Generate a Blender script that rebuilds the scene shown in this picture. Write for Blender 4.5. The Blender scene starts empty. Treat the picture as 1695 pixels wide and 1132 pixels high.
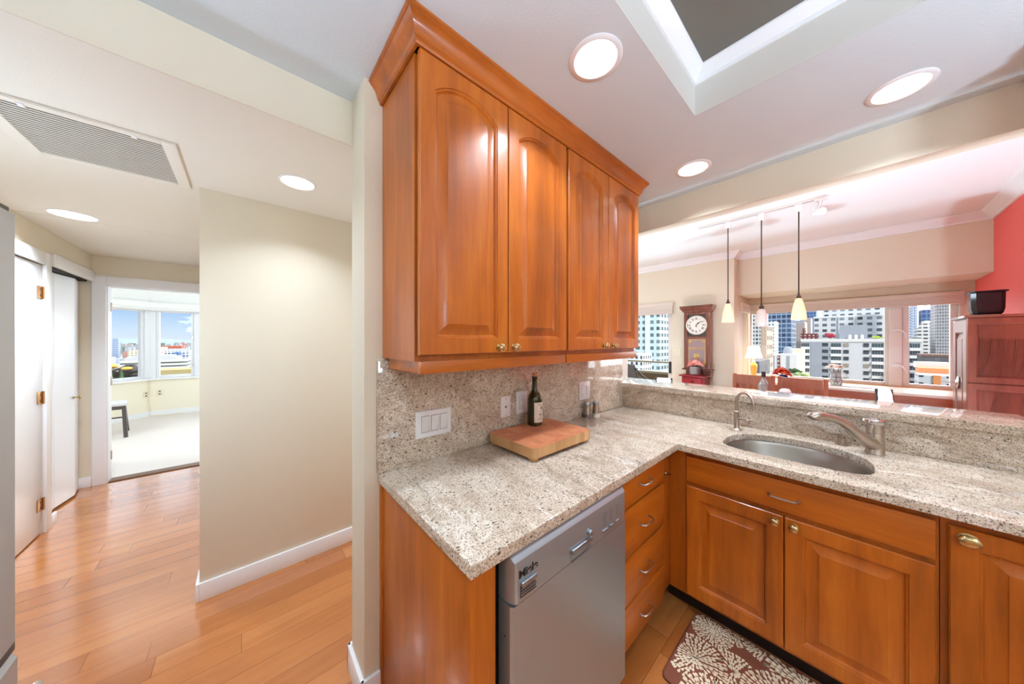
import bpy, bmesh, math, random
from mathutils import Vector, Matrix
from math import pi, sin, cos, radians
random.seed(7)
SC = bpy.context.scene
COL = SC.collection
# ---------------------------------------------------------------- camera, sky, sun, exposure
cam_d = bpy.data.cameras.new('camera'); cam = bpy.data.objects.new('camera', cam_d); COL.objects.link(cam)
cam_d.sensor_width = 36.0; cam_d.lens = 36.0*497.2/1695; cam_d.shift_y = -2.0/1695
cam_d.clip_start = 0.02; cam_d.clip_end = 6000
cam.location = (0, 0, 1.455); cam.rotation_euler = (pi/2, 0, radians(48.42))
SC.camera = cam
SC.view_settings.view_transform = 'Standard'; SC.view_settings.look = 'None'
SC.view_settings.gamma = 1.0; SC.view_settings.exposure = 0.0; SC.view_settings.use_curve_mapping = False
SC.cycles.max_bounces = 10; SC.cycles.diffuse_bounces = 6; SC.cycles.glossy_bounces = 5
SC.cycles.transmission_bounces = 8; SC.cycles.transparent_max_bounces = 16
SC.cycles.caustics_reflective = False; SC.cycles.caustics_refractive = False
SC.cycles.sample_clamp_indirect = 6.0
SC.cycles.use_denoising = True

def lin(h):
    if not isinstance(h, str): return tuple(h)
    h = h.lstrip('#'); o = []
    for i in (0, 2, 4):
        c = int(h[i:i+2], 16)/255
        o.append(c/12.92 if c <= .04045 else ((c+.055)/1.055)**2.4)
    return tuple(o)

class NT:
    """small node tree writer"""
    def __init__(s, tree): s.t = tree
    def n(s, typ, **k):
        nd = s.t.nodes.new(typ)
        for a, v in k.items():
            if a.startswith('i_'): nd.inputs[a[2:].replace('_', ' ')].default_value = v
            elif a.startswith('x'): nd.inputs[int(a[1:])].default_value = v
            else: setattr(nd, a, v)
        return nd
    def l(s, a, b): s.t.links.new(a, b)
    def val(s, x, sock):
        if hasattr(x, 'is_output'): s.l(x, sock)
        else: sock.default_value = x
    def m(s, op, a, b=0.0, c=None, clamp=False):
        nd = s.n('ShaderNodeMath', operation=op, use_clamp=clamp); s.val(a, nd.inputs[0]); s.val(b, nd.inputs[1])
        if c is not None: s.val(c, nd.inputs[2])
        return nd.outputs[0]
    def mix(s, f, a, b, bt='MIX'):
        nd = s.n('ShaderNodeMix', data_type='RGBA', blend_type=bt); s.val(f, nd.inputs[0])
        for x, i in ((a, 6), (b, 7)):
            if hasattr(x, 'is_output'): s.l(x, nd.inputs[i])
            else: nd.inputs[i].default_value = (*lin(x), 1)
        return nd.outputs[2]
    def ramp(s, f, stops, interp='LINEAR'):
        nd = s.n('ShaderNodeValToRGB'); nd.color_ramp.interpolation = interp
        e = nd.color_ramp.elements
        while len(e) < len(stops): e.new(.5)
        for i, (p, c) in enumerate(stops):
            e[i].position = p; e[i].color = (*lin(c), 1) if not isinstance(c, (int, float)) else (c, c, c, 1)
        s.l(f, nd.inputs[0]); return nd.outputs[0]
    def noise(s, vec, scale, detail=3, rough=.5, dist=0):
        nd = s.n('ShaderNodeTexNoise'); nd.inputs['Scale'].default_value = scale; nd.inputs['Detail'].default_value = detail
        nd.inputs['Roughness'].default_value = rough; nd.inputs['Distortion'].default_value = dist
        if vec is not None: s.l(vec, nd.inputs['Vector'])
        return nd.outputs[0]
    def mapv(s, vec, scale=(1, 1, 1), rot=(0, 0, 0), loc=(0, 0, 0)):
        nd = s.n('ShaderNodeMapping'); nd.inputs['Scale'].default_value = scale; nd.inputs['Rotation'].default_value = rot
        nd.inputs['Location'].default_value = loc; s.l(vec, nd.inputs['Vector']); return nd.outputs[0]

# sky: white cloud banks towards the downtown side (+Y), blue over the bay side (-X)
W = bpy.data.worlds.new('sky'); SC.world = W; W.use_nodes = True
wt = NT(W.node_tree); W.node_tree.nodes.clear()
tc = wt.n('ShaderNodeTexCoord'); sep = wt.n('ShaderNodeSeparateXYZ'); wt.l(tc.outputs['Generated'], sep.inputs[0])
blue = wt.ramp(wt.m('MULTIPLY', sep.outputs[2], 1.0), [(0.0, '#878f97'), (.025, '#7d8c9c'), (.085, '#587594'), (.125, '#66819c'), (.18, '#aab2ba'), (.6, '#a4afbb'), (1.0, '#8597ab')])
cl = wt.noise(wt.mapv(tc.outputs['Generated'], (1, 1, 3.0)), 3.2, 6, .6)
side = wt.m('ADD', wt.m('MULTIPLY', sep.outputs[1], 1.4), wt.m('MULTIPLY', wt.m('SUBTRACT', cl, .5), 1.6))
mask = wt.ramp(wt.m('ADD', side, .35, clamp=True), [(.28, 0.0), (.75, 1.0)])
bgc = wt.mix(mask, blue, (2.1, 2.13, 2.2))
bg = wt.n('ShaderNodeBackground'); wt.l(bgc, bg.inputs[0]); bg.inputs[1].default_value = 3.1
wo = wt.n('ShaderNodeOutputWorld'); wt.l(bg.outputs[0], wo.inputs[0])

sun_d = bpy.data.lights.new('sun', 'SUN'); sun_d.energy = 3.8; sun_d.angle = radians(3); sun_d.color = (1, .96, .9)
sun = bpy.data.objects.new('sun', sun_d); COL.objects.link(sun)
sun.rotation_euler = Vector((.5, -.5, .62)).to_track_quat('Z', 'Y').to_euler(); sun.location = (40, -30, 60)

# powers of the flat's lamps and of added fill lamps (used by the lamp builders further down)
DOWNLIGHT_W = 7.0
HALL_W = 5.0
FILL_GLOBE = 1.0
LAMP_TINT = (.80, .94, 1.10)

# ---------------------------------------------------------------- mesh helpers
def wloc(o):
    v = Vector((0, 0, 0))
    while o: v += o.location; o = o.parent
    return v

class MB:
    def __init__(s): s.bm = bmesh.new()
    def raw(s, verts, faces, mi=0):
        vs = [s.bm.verts.new(v) for v in verts]
        for f in faces:
            try:
                fc = s.bm.faces.new([vs[i] for i in f]); fc.material_index = mi
            except ValueError: pass
        return vs
    def merge(s, b, mi=None):
        b.verts.index_update(); vs = [s.bm.verts.new(v.co) for v in b.verts]
        for f in b.faces:
            fc = s.bm.faces.new([vs[v.index] for v in f.verts]); fc.material_index = f.material_index if mi is None else mi
        b.free()
    def box(s, x0, x1, y0, y1, z0, z1, bev=0, seg=2, mi=0):
        b = bmesh.new(); bmesh.ops.create_cube(b, size=1)
        for v in b.verts:
            v.co = Vector(((x0+x1)/2+v.co.x*(x1-x0), (y0+y1)/2+v.co.y*(y1-y0), (z0+z1)/2+v.co.z*(z1-z0)))
        if bev > 0:
            bev = min(bev, .45*min(abs(x1-x0), abs(y1-y0), abs(z1-z0)))
            bmesh.ops.bevel(b, geom=b.edges[:], offset=bev, segments=seg, profile=.6, affect='EDGES')
        s.merge(b, mi); return s
    def loops(s, L, c0=True, c1=True, closed=True, mi=0):
        R = [[s.bm.verts.new(p) for p in l] for l in L]; n = len(R[0])
        for a, b in zip(R, R[1:]):
            for i in range(n if closed else n-1):
                j = (i+1) % n
                try: s.bm.faces.new((a[i], a[j], b[j], b[i])).material_index = mi
                except ValueError: pass
        if c0: s.bm.faces.new(R[0][::-1]).material_index = mi
        if c1: s.bm.faces.new(R[-1]).material_index = mi
        return s
    def prism(s, poly, plane, a, b, mi=0):
        f = {'XY': lambda p, h: (p[0], p[1], h), 'XZ': lambda p, h: (p[0], h, p[1]), 'YZ': lambda p, h: (h, p[0], p[1])}[plane]
        return s.loops([[f(p, a) for p in poly], [f(p, b) for p in poly]], mi=mi)
    def lathe(s, prof, c=(0, 0, 0), axis='Z', seg=28, sx=1, sy=1, mi=0):
        L = []
        for r, h in prof:
            ring = []
            for k in range(seg):
                t = 2*pi*k/seg; u, v = r*cos(t)*sx, r*sin(t)*sy
                p = {'Z': (u, v, h), 'X': (h, u, v), 'Y': (v, h, u)}[axis]
                ring.append((c[0]+p[0], c[1]+p[1], c[2]+p[2]))
            L.append(ring)
        return s.loops(L, mi=mi)
    def tube(s, pts, r, seg=10, closed=False, flat=None, mi=0):
        P = [Vector(p) for p in pts]; n = len(P); L = []; up = None
        for i, p in enumerate(P):
            a = P[(i-1) % n] if (closed or i > 0) else p; b = P[(i+1) % n] if (closed or i < n-1) else p
            t = (b-a).normalized()
            if up is None:
                up = Vector((0, 0, 1)) if abs(t.z) < .9 else Vector((1, 0, 0))
            side = t.cross(up)
            if side.length < 1e-6: side = t.orthogonal()
            side.normalize(); nn = side.cross(t).normalized(); up = nn
            rr = r[i] if isinstance(r, (list, tuple)) else r
            L.append([p+(side*cos(2*pi*k/seg)+nn*sin(2*pi*k/seg)*(flat or 1))*rr for k in range(seg)])
        if closed: L.append(L[0]); return s.loops(L, False, False, mi=mi)
        return s.loops(L, mi=mi)
    def ball(s, c, r, sub=2, sc=(1, 1, 1), jit=0, mi=0):
        b = bmesh.new(); bmesh.ops.create_icosphere(b, subdivisions=sub, radius=1)
        for v in b.verts:
            k = 1+random.uniform(-jit, jit)
            v.co = Vector((c[0]+v.co.x*r*sc[0]*k, c[1]+v.co.y*r*sc[1]*k, c[2]+v.co.z*r*sc[2]*k))
        s.merge(b, mi); return s
    def text(s, body, size, o, xd, yd, mi=0, depth=.0004, sx=1.0, bold=0):
        cu = bpy.data.curves.new('t', 'FONT'); cu.body = body; cu.size = size; cu.extrude = depth; cu.offset = bold
        cu.align_x = 'CENTER'; cu.align_y = 'CENTER'
        ob = bpy.data.objects.new('t', cu); COL.objects.link(ob)
        me = ob.to_mesh(); X, Y, O = Vector(xd), Vector(yd), Vector(o); Z = X.cross(Y)
        s.raw([O+X*v.co.x*sx+Y*v.co.y+Z*(v.co.z+depth) for v in me.vertices], [tuple(p.vertices) for p in me.polygons], mi)
        ob.to_mesh_clear(); bpy.data.objects.remove(ob); bpy.data.curves.remove(cu); return s
    def xf(s, M):
        bmesh.ops.transform(s.bm, matrix=M, verts=s.bm.verts[:]); return s
    def build(s, name, mats, parent=None, ang=35, weld=False):
        if weld: bmesh.ops.remove_doubles(s.bm, verts=s.bm.verts[:], dist=1e-5)
        bmesh.ops.recalc_face_normals(s.bm, faces=s.bm.faces[:])
        off = wloc(parent)
        for v in s.bm.verts: v.co -= off
        me = bpy.data.meshes.new(name); s.bm.to_mesh(me); s.bm.free()
        me.polygons.foreach_set('use_smooth', [True]*len(me.polygons)); me.set_sharp_from_angle(angle=radians(ang))
        for m in (mats if isinstance(mats, (list, tuple)) else [mats]): me.materials.append(m)
        o = bpy.data.objects.new(name, me); COL.objects.link(o)
        if parent: o.parent = parent
        return o

def box(*a, **k): return MB().box(*a, **k)
def thing(name, label, cat, loc=(0, 0, 0), group=None):
    o = bpy.data.objects.new(name, None); o.empty_display_size = .05; COL.objects.link(o); o.location = loc
    o['label'] = label; o['category'] = cat
    if group: o['group'] = group
    return o
def tag(o, label, cat, group=None, kind=None):
    o['label'] = label; o['category'] = cat
    if group: o['group'] = group
    if kind: o['kind'] = kind
    return o
def struct(mb, name, mat):
    o = mb.build(name, mat); o['kind'] = 'structure'; return o
def copy_tree(o, parent=None):
    c = o.copy(); COL.objects.link(c); c.parent = parent
    for ch in o.children: copy_tree(ch, c)
    return c
# ---------------------------------------------------------------- materials
def mat(name, col='#808080', rough=.5, metal=0, bump=None, emit=None, coat=0, spec=.5, trans=0, ior=1.45, fn=None, sheen=0):
    m = bpy.data.materials.new(name); m.use_nodes = True; t = NT(m.node_tree)
    b = m.node_tree.nodes['Principled BSDF']
    b.inputs['Base Color'].default_value = (*lin(col), 1); b.inputs['Roughness'].default_value = rough
    b.inputs['Metallic'].default_value = metal; b.inputs['Coat Weight'].default_value = coat
    b.inputs['Coat Roughness'].default_value = .12; b.inputs['Specular IOR Level'].default_value = spec
    b.inputs['Transmission Weight'].default_value = trans; b.inputs['IOR'].default_value = ior
    b.inputs['Sheen Weight'].default_value = sheen
    if emit: b.inputs['Emission Color'].default_value = (*lin(emit[0]), 1); b.inputs['Emission Strength'].default_value = emit[1]
    tcn = t.n('ShaderNodeTexCoord')
    if bump:
        bn = t.n('ShaderNodeBump'); bn.inputs['Strength'].default_value = bump[1]; bn.inputs['Distance'].default_value = .002
        t.l(t.noise(tcn.outputs['Object'], bump[0], 3), bn.inputs['Height']); t.l(bn.outputs[0], b.inputs['Normal'])
    if fn: fn(t, b, tcn)
    return m

def wood(dark, mid, light, axis='Z', sc=1.0, rough=.3, coat=.3, board=None):
    def fn(t, b, tcn):
        s = {'Z': (9, 9, .8), 'X': (.8, 9, 9), 'Y': (9, .8, 9)}[axis]
        v = t.mapv(tcn.outputs['Object'], tuple(q*sc for q in s))
        n1 = t.noise(v, 1.0, 4, .55, .6); n2 = t.noise(t.mapv(v, (9, 9, 9)), 1.0, 3, .6)
        big = t.noise(tcn.outputs['Object'], 2.3, 2)
        f = t.m('ADD', t.m('ADD', t.m('MULTIPLY', n1, .75), t.m('MULTIPLY', n2, .22)), t.m('MULTIPLY', t.m('SUBTRACT', big, .5), .35))
        c = t.ramp(f, [(.25, dark), (.5, mid), (.72, light)])
        t.l(c, b.inputs['Base Color'])
        bn = t.n('ShaderNodeBump'); bn.inputs['Strength'].default_value = .05; bn.inputs['Distance'].default_value = .001
        t.l(n2, bn.inputs['Height']); t.l(bn.outputs[0], b.inputs['Normal'])
    return mat('wood', rough=rough, coat=coat, fn=fn)

CH = ('#7e3c0a', '#ac5812', '#c46f20')
M_cherry = wood(*CH, rough=.36, coat=.2); M_cherry.name = 'cherry_vertical'
M_cherryX = wood(*CH, axis='X', rough=.36, coat=.2); M_cherryX.name = 'cherry_along_x'
M_cherryY = wood(*CH, axis='Y', rough=.36, coat=.2); M_cherryY.name = 'cherry_along_y'
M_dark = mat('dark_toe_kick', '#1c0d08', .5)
M_shadow = mat('dark_gap', '#120c09', .6)
M_redwood = wood('#844530', '#a25e44', '#b67457', rough=.3, coat=.3); M_redwood.name = 'mahogany'
M_armoire = wood('#57261a', '#743a2a', '#8e4a34', rough=.3, coat=.8); M_armoire.name = 'dark_mahogany'
M_redwoodX = wood('#984c33', '#b06246', '#c37859', axis='X', rough=.35, coat=.2); M_redwoodX.name = 'mahogany_along_x'
M_redpaint = mat('red_painted_wood', '#8e1420', .35)
M_butcher = None

def fn_butcher(t, b, tcn):
    o = tcn.outputs['Object']; s = t.n('ShaderNodeSeparateXYZ'); t.l(o, s.inputs[0])
    cx = t.m('FLOOR', t.m('MULTIPLY', s.outputs[0], 22)); cy = t.m('FLOOR', t.m('MULTIPLY', s.outputs[1], 26))
    cb = t.n('ShaderNodeCombineXYZ'); t.l(cx, cb.inputs[0]); t.l(cy, cb.inputs[1])
    wn = t.n('ShaderNodeTexWhiteNoise', noise_dimensions='3D'); t.l(cb.outputs[0], wn.inputs[0])
    n = t.noise(t.mapv(o, (60, 60, 4)), 1.0, 3)
    f = t.m('ADD', t.m('MULTIPLY', wn.outputs[0], .6), t.m('MULTIPLY', n, .4))
    side = t.ramp(f, [(.15, '#ad7c4e'), (.5, '#c0905f'), (.85, '#d0a878')])
    top = t.ramp(t.m('ADD', t.m('MULTIPLY', n, .5), t.m('MULTIPLY', wn.outputs[0], .35)), [(.2, '#b96a44'), (.5, '#cb8058'), (.8, '#d69468')])
    g = t.n('ShaderNodeNewGeometry'); gs = t.n('ShaderNodeSeparateXYZ'); t.l(g.outputs['Normal'], gs.inputs[0])
    t.l(t.mix(t.m('GREATER_THAN', gs.outputs[2], .7), side, top), b.inputs['Base Color'])
M_butcher = mat('butcher_block', rough=.5, fn=fn_butcher)

def fn_granite(t, b, tcn):
    g = t.n('ShaderNodeNewGeometry'); o = g.outputs['Position']
    mv = t.noise(t.mapv(o, (1, 1, 1), (0.3, .2, .7)), 5.0, 4, .6, 1.2)
    st = t.noise(t.mapv(o, (1.6, 8, 8), (0.1, 0.25, radians(-38))), 1.5, 5, .65, .8)
    fine = t.noise(o, 140, 3, .75); med = t.noise(o, 48, 3, .65)
    f = t.m('ADD', t.m('ADD', t.m('MULTIPLY', mv, .25), t.m('MULTIPLY', st, .30)), t.m('ADD', t.m('MULTIPLY', fine, .38), t.m('MULTIPLY', med, .16)))
    base = t.ramp(f, [(.38, '#857263'), (.48, '#b4a08c'), (.56, '#cfbfab'), (.68, '#e8ddcd')])
    base = t.mix(t.ramp(med, [(.54, 0.0), (.68, .5)]), base, '#b29884')
    vn = t.noise(t.mapv(o, (1.0, 3.2, 3.2), (0.1, .25, radians(-40)), (.3, .1, .7)), 1.3, 4, .6, .6)
    ridge = t.ramp(t.m('ABSOLUTE', t.m('SUBTRACT', vn, .5)), [(.0, .75), (.016, .0)])
    base = t.mix(t.m('MULTIPLY', ridge, t.m('ADD', med, .1)), base, '#efe7db')
    vd = t.ramp(t.m('ABSOLUTE', t.m('SUBTRACT', vn, .545)), [(.0, .8), (.010, .0)])
    base = t.mix(t.m('MULTIPLY', vd, t.m('MULTIPLY', fine, 1.1)), base, '#5d4e46')
    sp = t.n('ShaderNodeTexVoronoi', feature='F1'); sp.inputs['Scale'].default_value = 300; t.l(t.mapv(o, (1, .7, .85), (.4, .3, .6)), sp.inputs['Vector'])
    keep = t.n('ShaderNodeSeparateColor'); t.l(sp.outputs['Color'], keep.inputs[0])
    den = t.m('ADD', t.m('MULTIPLY', t.m('ADD', st, med), .62), -.275)
    dm = t.m('MULTIPLY', t.m('LESS_THAN', keep.outputs[0], den), t.m('LESS_THAN', sp.outputs['Distance'], .5))
    base = t.mix(t.m('MULTIPLY', dm, .85), base, t.mix(keep.outputs[1], '#3f302a', '#8a6f62'))
    sp2 = t.n('ShaderNodeTexVoronoi', feature='F1'); sp2.inputs['Scale'].default_value = 130; t.l(t.mapv(o, (1, .6, .8), (.2, .5, .9)), sp2.inputs['Vector'])
    k2 = t.n('ShaderNodeSeparateColor'); t.l(sp2.outputs['Color'], k2.inputs[0])
    bl = t.m('MULTIPLY', t.m('LESS_THAN', k2.outputs[0], t.m('ADD', t.m('MULTIPLY', mv, .3), -.07)), t.m('LESS_THAN', sp2.outputs['Distance'], t.m('MULTIPLY', fine, .8)))
    base = t.mix(t.m('MULTIPLY', bl, .8), base, '#352a27')
    t.l(base, b.inputs['Base Color'])
M_granite = mat('granite', rough=.045, fn=fn_granite, spec=.55)

def fn_floor(t, b, tcn):
    g = t.n('ShaderNodeNewGeometry'); s = t.n('ShaderNodeSeparateXYZ'); t.l(g.outputs['Position'], s.inputs[0])
    wv, ln = .118, 1.05
    xr = t.m('DIVIDE', s.outputs[0], wv); row = t.m('FLOOR', xr)
    w1 = t.n('ShaderNodeTexWhiteNoise', noise_dimensions='1D'); t.l(row, w1.inputs['W'])
    yy = t.m('DIVIDE', t.m('ADD', s.outputs[1], t.m('MULTIPLY', w1.outputs[0], 3.1)), ln); cl_ = t.m('FLOOR', yy)
    cb = t.n('ShaderNodeCombineXYZ'); t.l(row, cb.inputs[0]); t.l(cl_, cb.inputs[1])
    w2 = t.n('ShaderNodeTexWhiteNoise', noise_dimensions='2D'); t.l(cb.outputs[0], w2.inputs[0])
    off = t.n('ShaderNodeVectorMath', operation='ADD'); t.l(g.outputs['Position'], off.inputs[0]); t.l(w2.outputs['Color'], off.inputs[1])
    gr = t.noise(t.mapv(off.outputs[0], (14, 1.3, 1)), 1.0, 5, .6, .7)
    gf = t.noise(t.mapv(off.outputs[0], (90, 6, 1)), 1.0, 3, .6)
    f = t.m('ADD', t.m('ADD', t.m('MULTIPLY', gr, .5), t.m('MULTIPLY', gf, .15)), t.m('MULTIPLY', w2.outputs[0], .35))
    c = t.ramp(f, [(.2, '#985527'), (.5, '#b26b35'), (.8, '#c6824a')])
    fx = t.m('FRACT', xr); fy = t.m('FRACT', yy)
    ex = t.m('MINIMUM', fx, t.m('SUBTRACT', 1.0, fx)); ey = t.m('MINIMUM', fy, t.m('SUBTRACT', 1.0, fy))
    seam = t.m('MAXIMUM', t.m('LESS_THAN', ex, .011), t.m('LESS_THAN', ey, .0013))
    c = t.mix(t.m('MULTIPLY', seam, .6), c, '#4a2410')
    t.l(c, b.inputs['Base Color'])
    bn = t.n('ShaderNodeBump'); bn.inputs['Strength'].default_value = .25; bn.inputs['Distance'].default_value = .001
    t.l(t.m('SUBTRACT', t.m('MULTIPLY', gf, .15), seam), bn.inputs['Height']); t.l(bn.outputs[0], b.inputs['Normal'])
M_floor = mat('plank_floor', rough=.17, fn=fn_floor, coat=1.0, spec=.5)
M_floor.node_tree.nodes['Principled BSDF'].inputs['Coat IOR'].default_value = 1.75

M_wall = mat('cream_wall_paint', '#ded3bf', .7, bump=(160, .25))
M_ceil = mat('ceiling_paint', '#d6e0e6', .75, bump=(120, .35))
M_hallceil = mat('hall_ceiling_paint', '#e8e3d9', .75, bump=(120, .25))
M_whiteceil = mat('white_ceiling_paint', '#f0f3f3', .8)
M_taupe = mat('taupe_tray_paint', '#6f6a62', .7, bump=(120, .2))
M_redwall = mat('red_wall_paint', '#ec6664', .6)
M_trim = mat('white_trim_paint', '#eeeef0', .35)
M_door = mat('white_door_paint', '#f1f3f8', .3)
M_bedwall = mat('bedroom_cream_paint', '#ece3cf', .7)
M_carpet = mat('pale_carpet', '#d9cfc8', .95, bump=(400, .6), sheen=.2)
M_winframe = mat('taupe_window_frame', '#d9d2cd', .4)
M_winwhite = mat('white_window_frame', '#e3e2e6', .4)
M_shade = mat('woven_shade', '#dccfc3', .85)
def fn_shade(t, b, tcn):
    g = t.n('ShaderNodeNewGeometry'); s = t.n('ShaderNodeSeparateXYZ'); t.l(g.outputs['Position'], s.inputs[0])
    n = t.noise(t.mapv(g.outputs['Position'], (14, 14, 1)), 1.0, 2)
    f = t.m('SINE', t.m('MULTIPLY', t.m('ADD', s.outputs[2], t.m('MULTIPLY', n, .012)), 420))
    t.l(t.mix(t.m('ADD', t.m('MULTIPLY', f, .5), .5), '#cbbdb2', '#e8ddd4'), b.inputs['Base Color'])
M_shadef = mat('woven_shade_folds', rough=.85, fn=fn_shade)
def fn_steel(axis):
    def fn(t, b, tcn):
        s = {'Z': (260, 260, 2), 'X': (2, 260, 260)}[axis]
        n = t.noise(t.mapv(tcn.outputs['Object'], s), 1.0, 3)
        t.l(t.m('ADD', t.m('MULTIPLY', n, .18), .30), b.inputs['Roughness'])
        bn = t.n('ShaderNodeBump'); bn.inputs['Strength'].default_value = .06; bn.inputs['Distance'].default_value = .0005
        t.l(n, bn.inputs['Height']); t.l(bn.outputs[0], b.inputs['Normal'])
    return fn
M_steel = mat('brushed_steel', '#a6aab0', .3, 1, fn=fn_steel('X'))
M_steelv = mat('brushed_steel_panel', '#a8b0b6', .3, .75, fn=fn_steel('Z'))
M_fridge = mat('fridge_grey_steel', '#b9bbc0', .42, .75)
M_basin = mat('satin_steel_bowl', '#a8a199', .3, 1, fn=fn_steel('Z'))
M_nickel = mat('brushed_nickel', '#b9aca0', .29, 1)
M_chrome = mat('chrome', '#d8d8da', .12, 1)
M_brass = mat('pale_brass', '#c4a878', .25, 1)
M_hinge = mat('brass_hinge', '#c99458', .35, .9)
M_black = mat('black_plastic', '#15151a', .35)
M_blackgloss = mat('black_glaze', '#1b1b22', .12)
M_charcoal = mat('charcoal_metal', '#3a3a3c', .4, .5)
M_white = mat('white_plastic', '#f0f1f3', .3)
M_whitegloss = mat('white_ceramic', '#f2f2f0', .15)
M_ivory = mat('ivory_plastic', '#e2d6bd', .4)
M_lens = mat('lit_lamp_lens', '#ffffff', .4, emit=('#fff4e6', 4.0))
M_bronze = mat('dark_bronze', '#4a3a32', .35, .7)
M_lit = mat('lit_opal_glass', '#f3dcb6', .3, emit=('#ffd694', .55))
M_opal = mat('opal_glass', '#d8cac6', .25)
M_lampshade = mat('lit_cream_lampshade', '#f6f1e4', .8, emit=('#fff2da', 3.0))
M_amber = mat('amber_ceramic', '#e0a94e', .25)
M_mesh = mat('charcoal_sling', '#3b3c3d', .7)
M_olive = mat('olive_brown_parapet', '#5a5038', .8)
M_rail = mat('olive_rail', '#8d8f80', .5)
M_concrete = mat('concrete', '#a8a49c', .85)
M_cork = mat('cork', '#c08a5c', .8)
M_label = mat('paper_label', '#e6dccb', .7)
M_ink = mat('dark_ink', '#3a332e', .6)
M_darkprint = mat('black_print', '#101010', .5)
M_greyprint_gap = mat('grey_print_and_gap', '#7d7772', .5)
M_gold = mat('gilt', '#d3ab55', .35, .6)
M_clockface = mat('clock_dial', '#f2efe6', .4)
M_smoke = mat('clock_smoked_panel', '#9c8688', .15)
M_clockback = mat('clock_dark_backing', '#4a4540', .4)
M_pink = mat('pink_petals', '#f6b6ae', .7); M_coral = mat('coral_petals', '#ec8a80', .7)
M_red = mat('red_petals', '#b8170f', .6); M_orange = mat('orange_petals', '#e0641c', .6)
M_cream = mat('white_petals', '#f4f0ea', .7); M_beige = mat('tan_flower_heart', '#b4926f', .8)
M_stem = mat('dark_green_stem', '#3f4a34', .6)
M_cobalt = mat('cobalt_glass', '#1a2470', .1)
M_matbrown = mat('rust_brown_mat', '#7f4530', .75); M_matcream = mat('cream_mat_print', '#eddcbc', .75); M_matedge = mat('dark_mat_edge', '#2e1c17', .6)
M_pewter = mat('ribbed_pewter', '#8e8583', .35, .7)
M_stone = mat('salt_white', '#efe9e2', .6)

def glassy(name, col, fac=.08, tint='#ffffff', rough=.02, milk=0):
    m = bpy.data.materials.new(name); m.use_nodes = True; m.node_tree.nodes.clear(); t = NT(m.node_tree)
    tr = t.n('ShaderNodeBsdfTransparent'); tr.inputs[0].default_value = (*lin(tint), 1)
    gl = t.n('ShaderNodeBsdfGlossy'); gl.inputs[0].default_value = (*lin(col), 1); gl.inputs['Roughness'].default_value = rough
    mx = t.n('ShaderNodeMixShader'); fr = t.n('ShaderNodeFresnel'); fr.inputs[0].default_value = 1.45
    t.l(t.m('MULTIPLY', fr.outputs[0], fac*12, clamp=True), mx.inputs[0]); t.l(tr.outputs[0], mx.inputs[1]); t.l(gl.outputs[0], mx.inputs[2])
    out = mx.outputs[0]
    if milk:
        m2 = t.n('ShaderNodeMixShader'); df = t.n('ShaderNodeBsdfDiffuse'); df.inputs[0].default_value = (.85, .87, .9, 1); m2.inputs[0].default_value = milk
        t.l(out, m2.inputs[1]); t.l(df.outputs[0], m2.inputs[2]); out = m2.outputs[0]
    o = t.n('ShaderNodeOutputMaterial'); t.l(out, o.inputs[0]); return m
M_pane = glassy('window_glass', '#ffffff', .03)
M_clear = glassy('clear_glass', '#ffffff', .10, '#f0f4f6', milk=.2)
M_bottle = mat('green_bottle_glass', '#5b5220', .06, trans=.8, ior=1.5)

def facade(wall, win, w, h, fw, fh, off=(0, 0), win2=None, rough=.7, k=.68):
    """outside wall with a regular grid of window openings w x h metres apart"""
    def fn(t, b, tcn):
        g = t.n('ShaderNodeNewGeometry'); p = t.n('ShaderNodeSeparateXYZ'); t.l(g.outputs['Position'], p.inputs[0])
        nn = t.n('ShaderNodeSeparateXYZ'); t.l(g.outputs['Normal'], nn.inputs[0])
        ax = t.m('GREATER_THAN', t.m('ABSOLUTE', nn.outputs[0]), .6)
        u = t.m('ADD', t.m('MULTIPLY', p.outputs[0], t.m('SUBTRACT', 1.0, ax)), t.m('MULTIPLY', p.outputs[1], ax))
        uu = t.m('DIVIDE', t.m('ADD', u, 500.0+off[0]), w); vv = t.m('DIVIDE', t.m('ADD', p.outputs[2], 500.0+off[1]), h)
        inx = t.m('LESS_THAN', t.m('FRACT', uu), fw); inz = t.m('LESS_THAN', t.m('FRACT', vv), fh)
        up = t.m('LESS_THAN', t.m('ABSOLUTE', nn.outputs[2]), .5)
        f = t.m('MULTIPLY', t.m('MULTIPLY', inx, inz), up)
        cb = t.n('ShaderNodeCombineXYZ'); t.l(t.m('FLOOR', uu), cb.inputs[0]); t.l(t.m('FLOOR', vv), cb.inputs[1])
        wn = t.n('ShaderNodeTexWhiteNoise', noise_dimensions='2D'); t.l(cb.outputs[0], wn.inputs[0])
        wc = t.mix(wn.outputs[0], tuple(k*q for q in lin(win)), tuple(k*q for q in lin(win2 or win)))
        t.l(t.mix(f, tuple(k*q for q in lin(wall)), wc), b.inputs['Base Color'])
    return mat('facade', wall, rough, fn=fn)
# ---------------------------------------------------------------- the rooms
struct(box(-5.1, 2.4, -1.3, 6.0, -.12, 0), 'floor', M_floor)
struct(MB().prism([(-5.1, -2.9), (-5.1, 2.2), (-9.1, 2.2), (-9.1, -1.2), (-7.6, -2.9)], 'XY', -.12, .004), 'floor_bedroom', M_carpet)
struct(box(-5.17, -5.05, -1.06, -.26, .0, .010), 'trim_threshold', mat('threshold_strip', '#6b4a30', .4, .3))
struct(box(-9.8, 2.6, -3.2, 6.2, 2.88, 3.0), 'ceiling_sun_block', M_concrete)  # unseen slab added above all ceilings to block the sun
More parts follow.
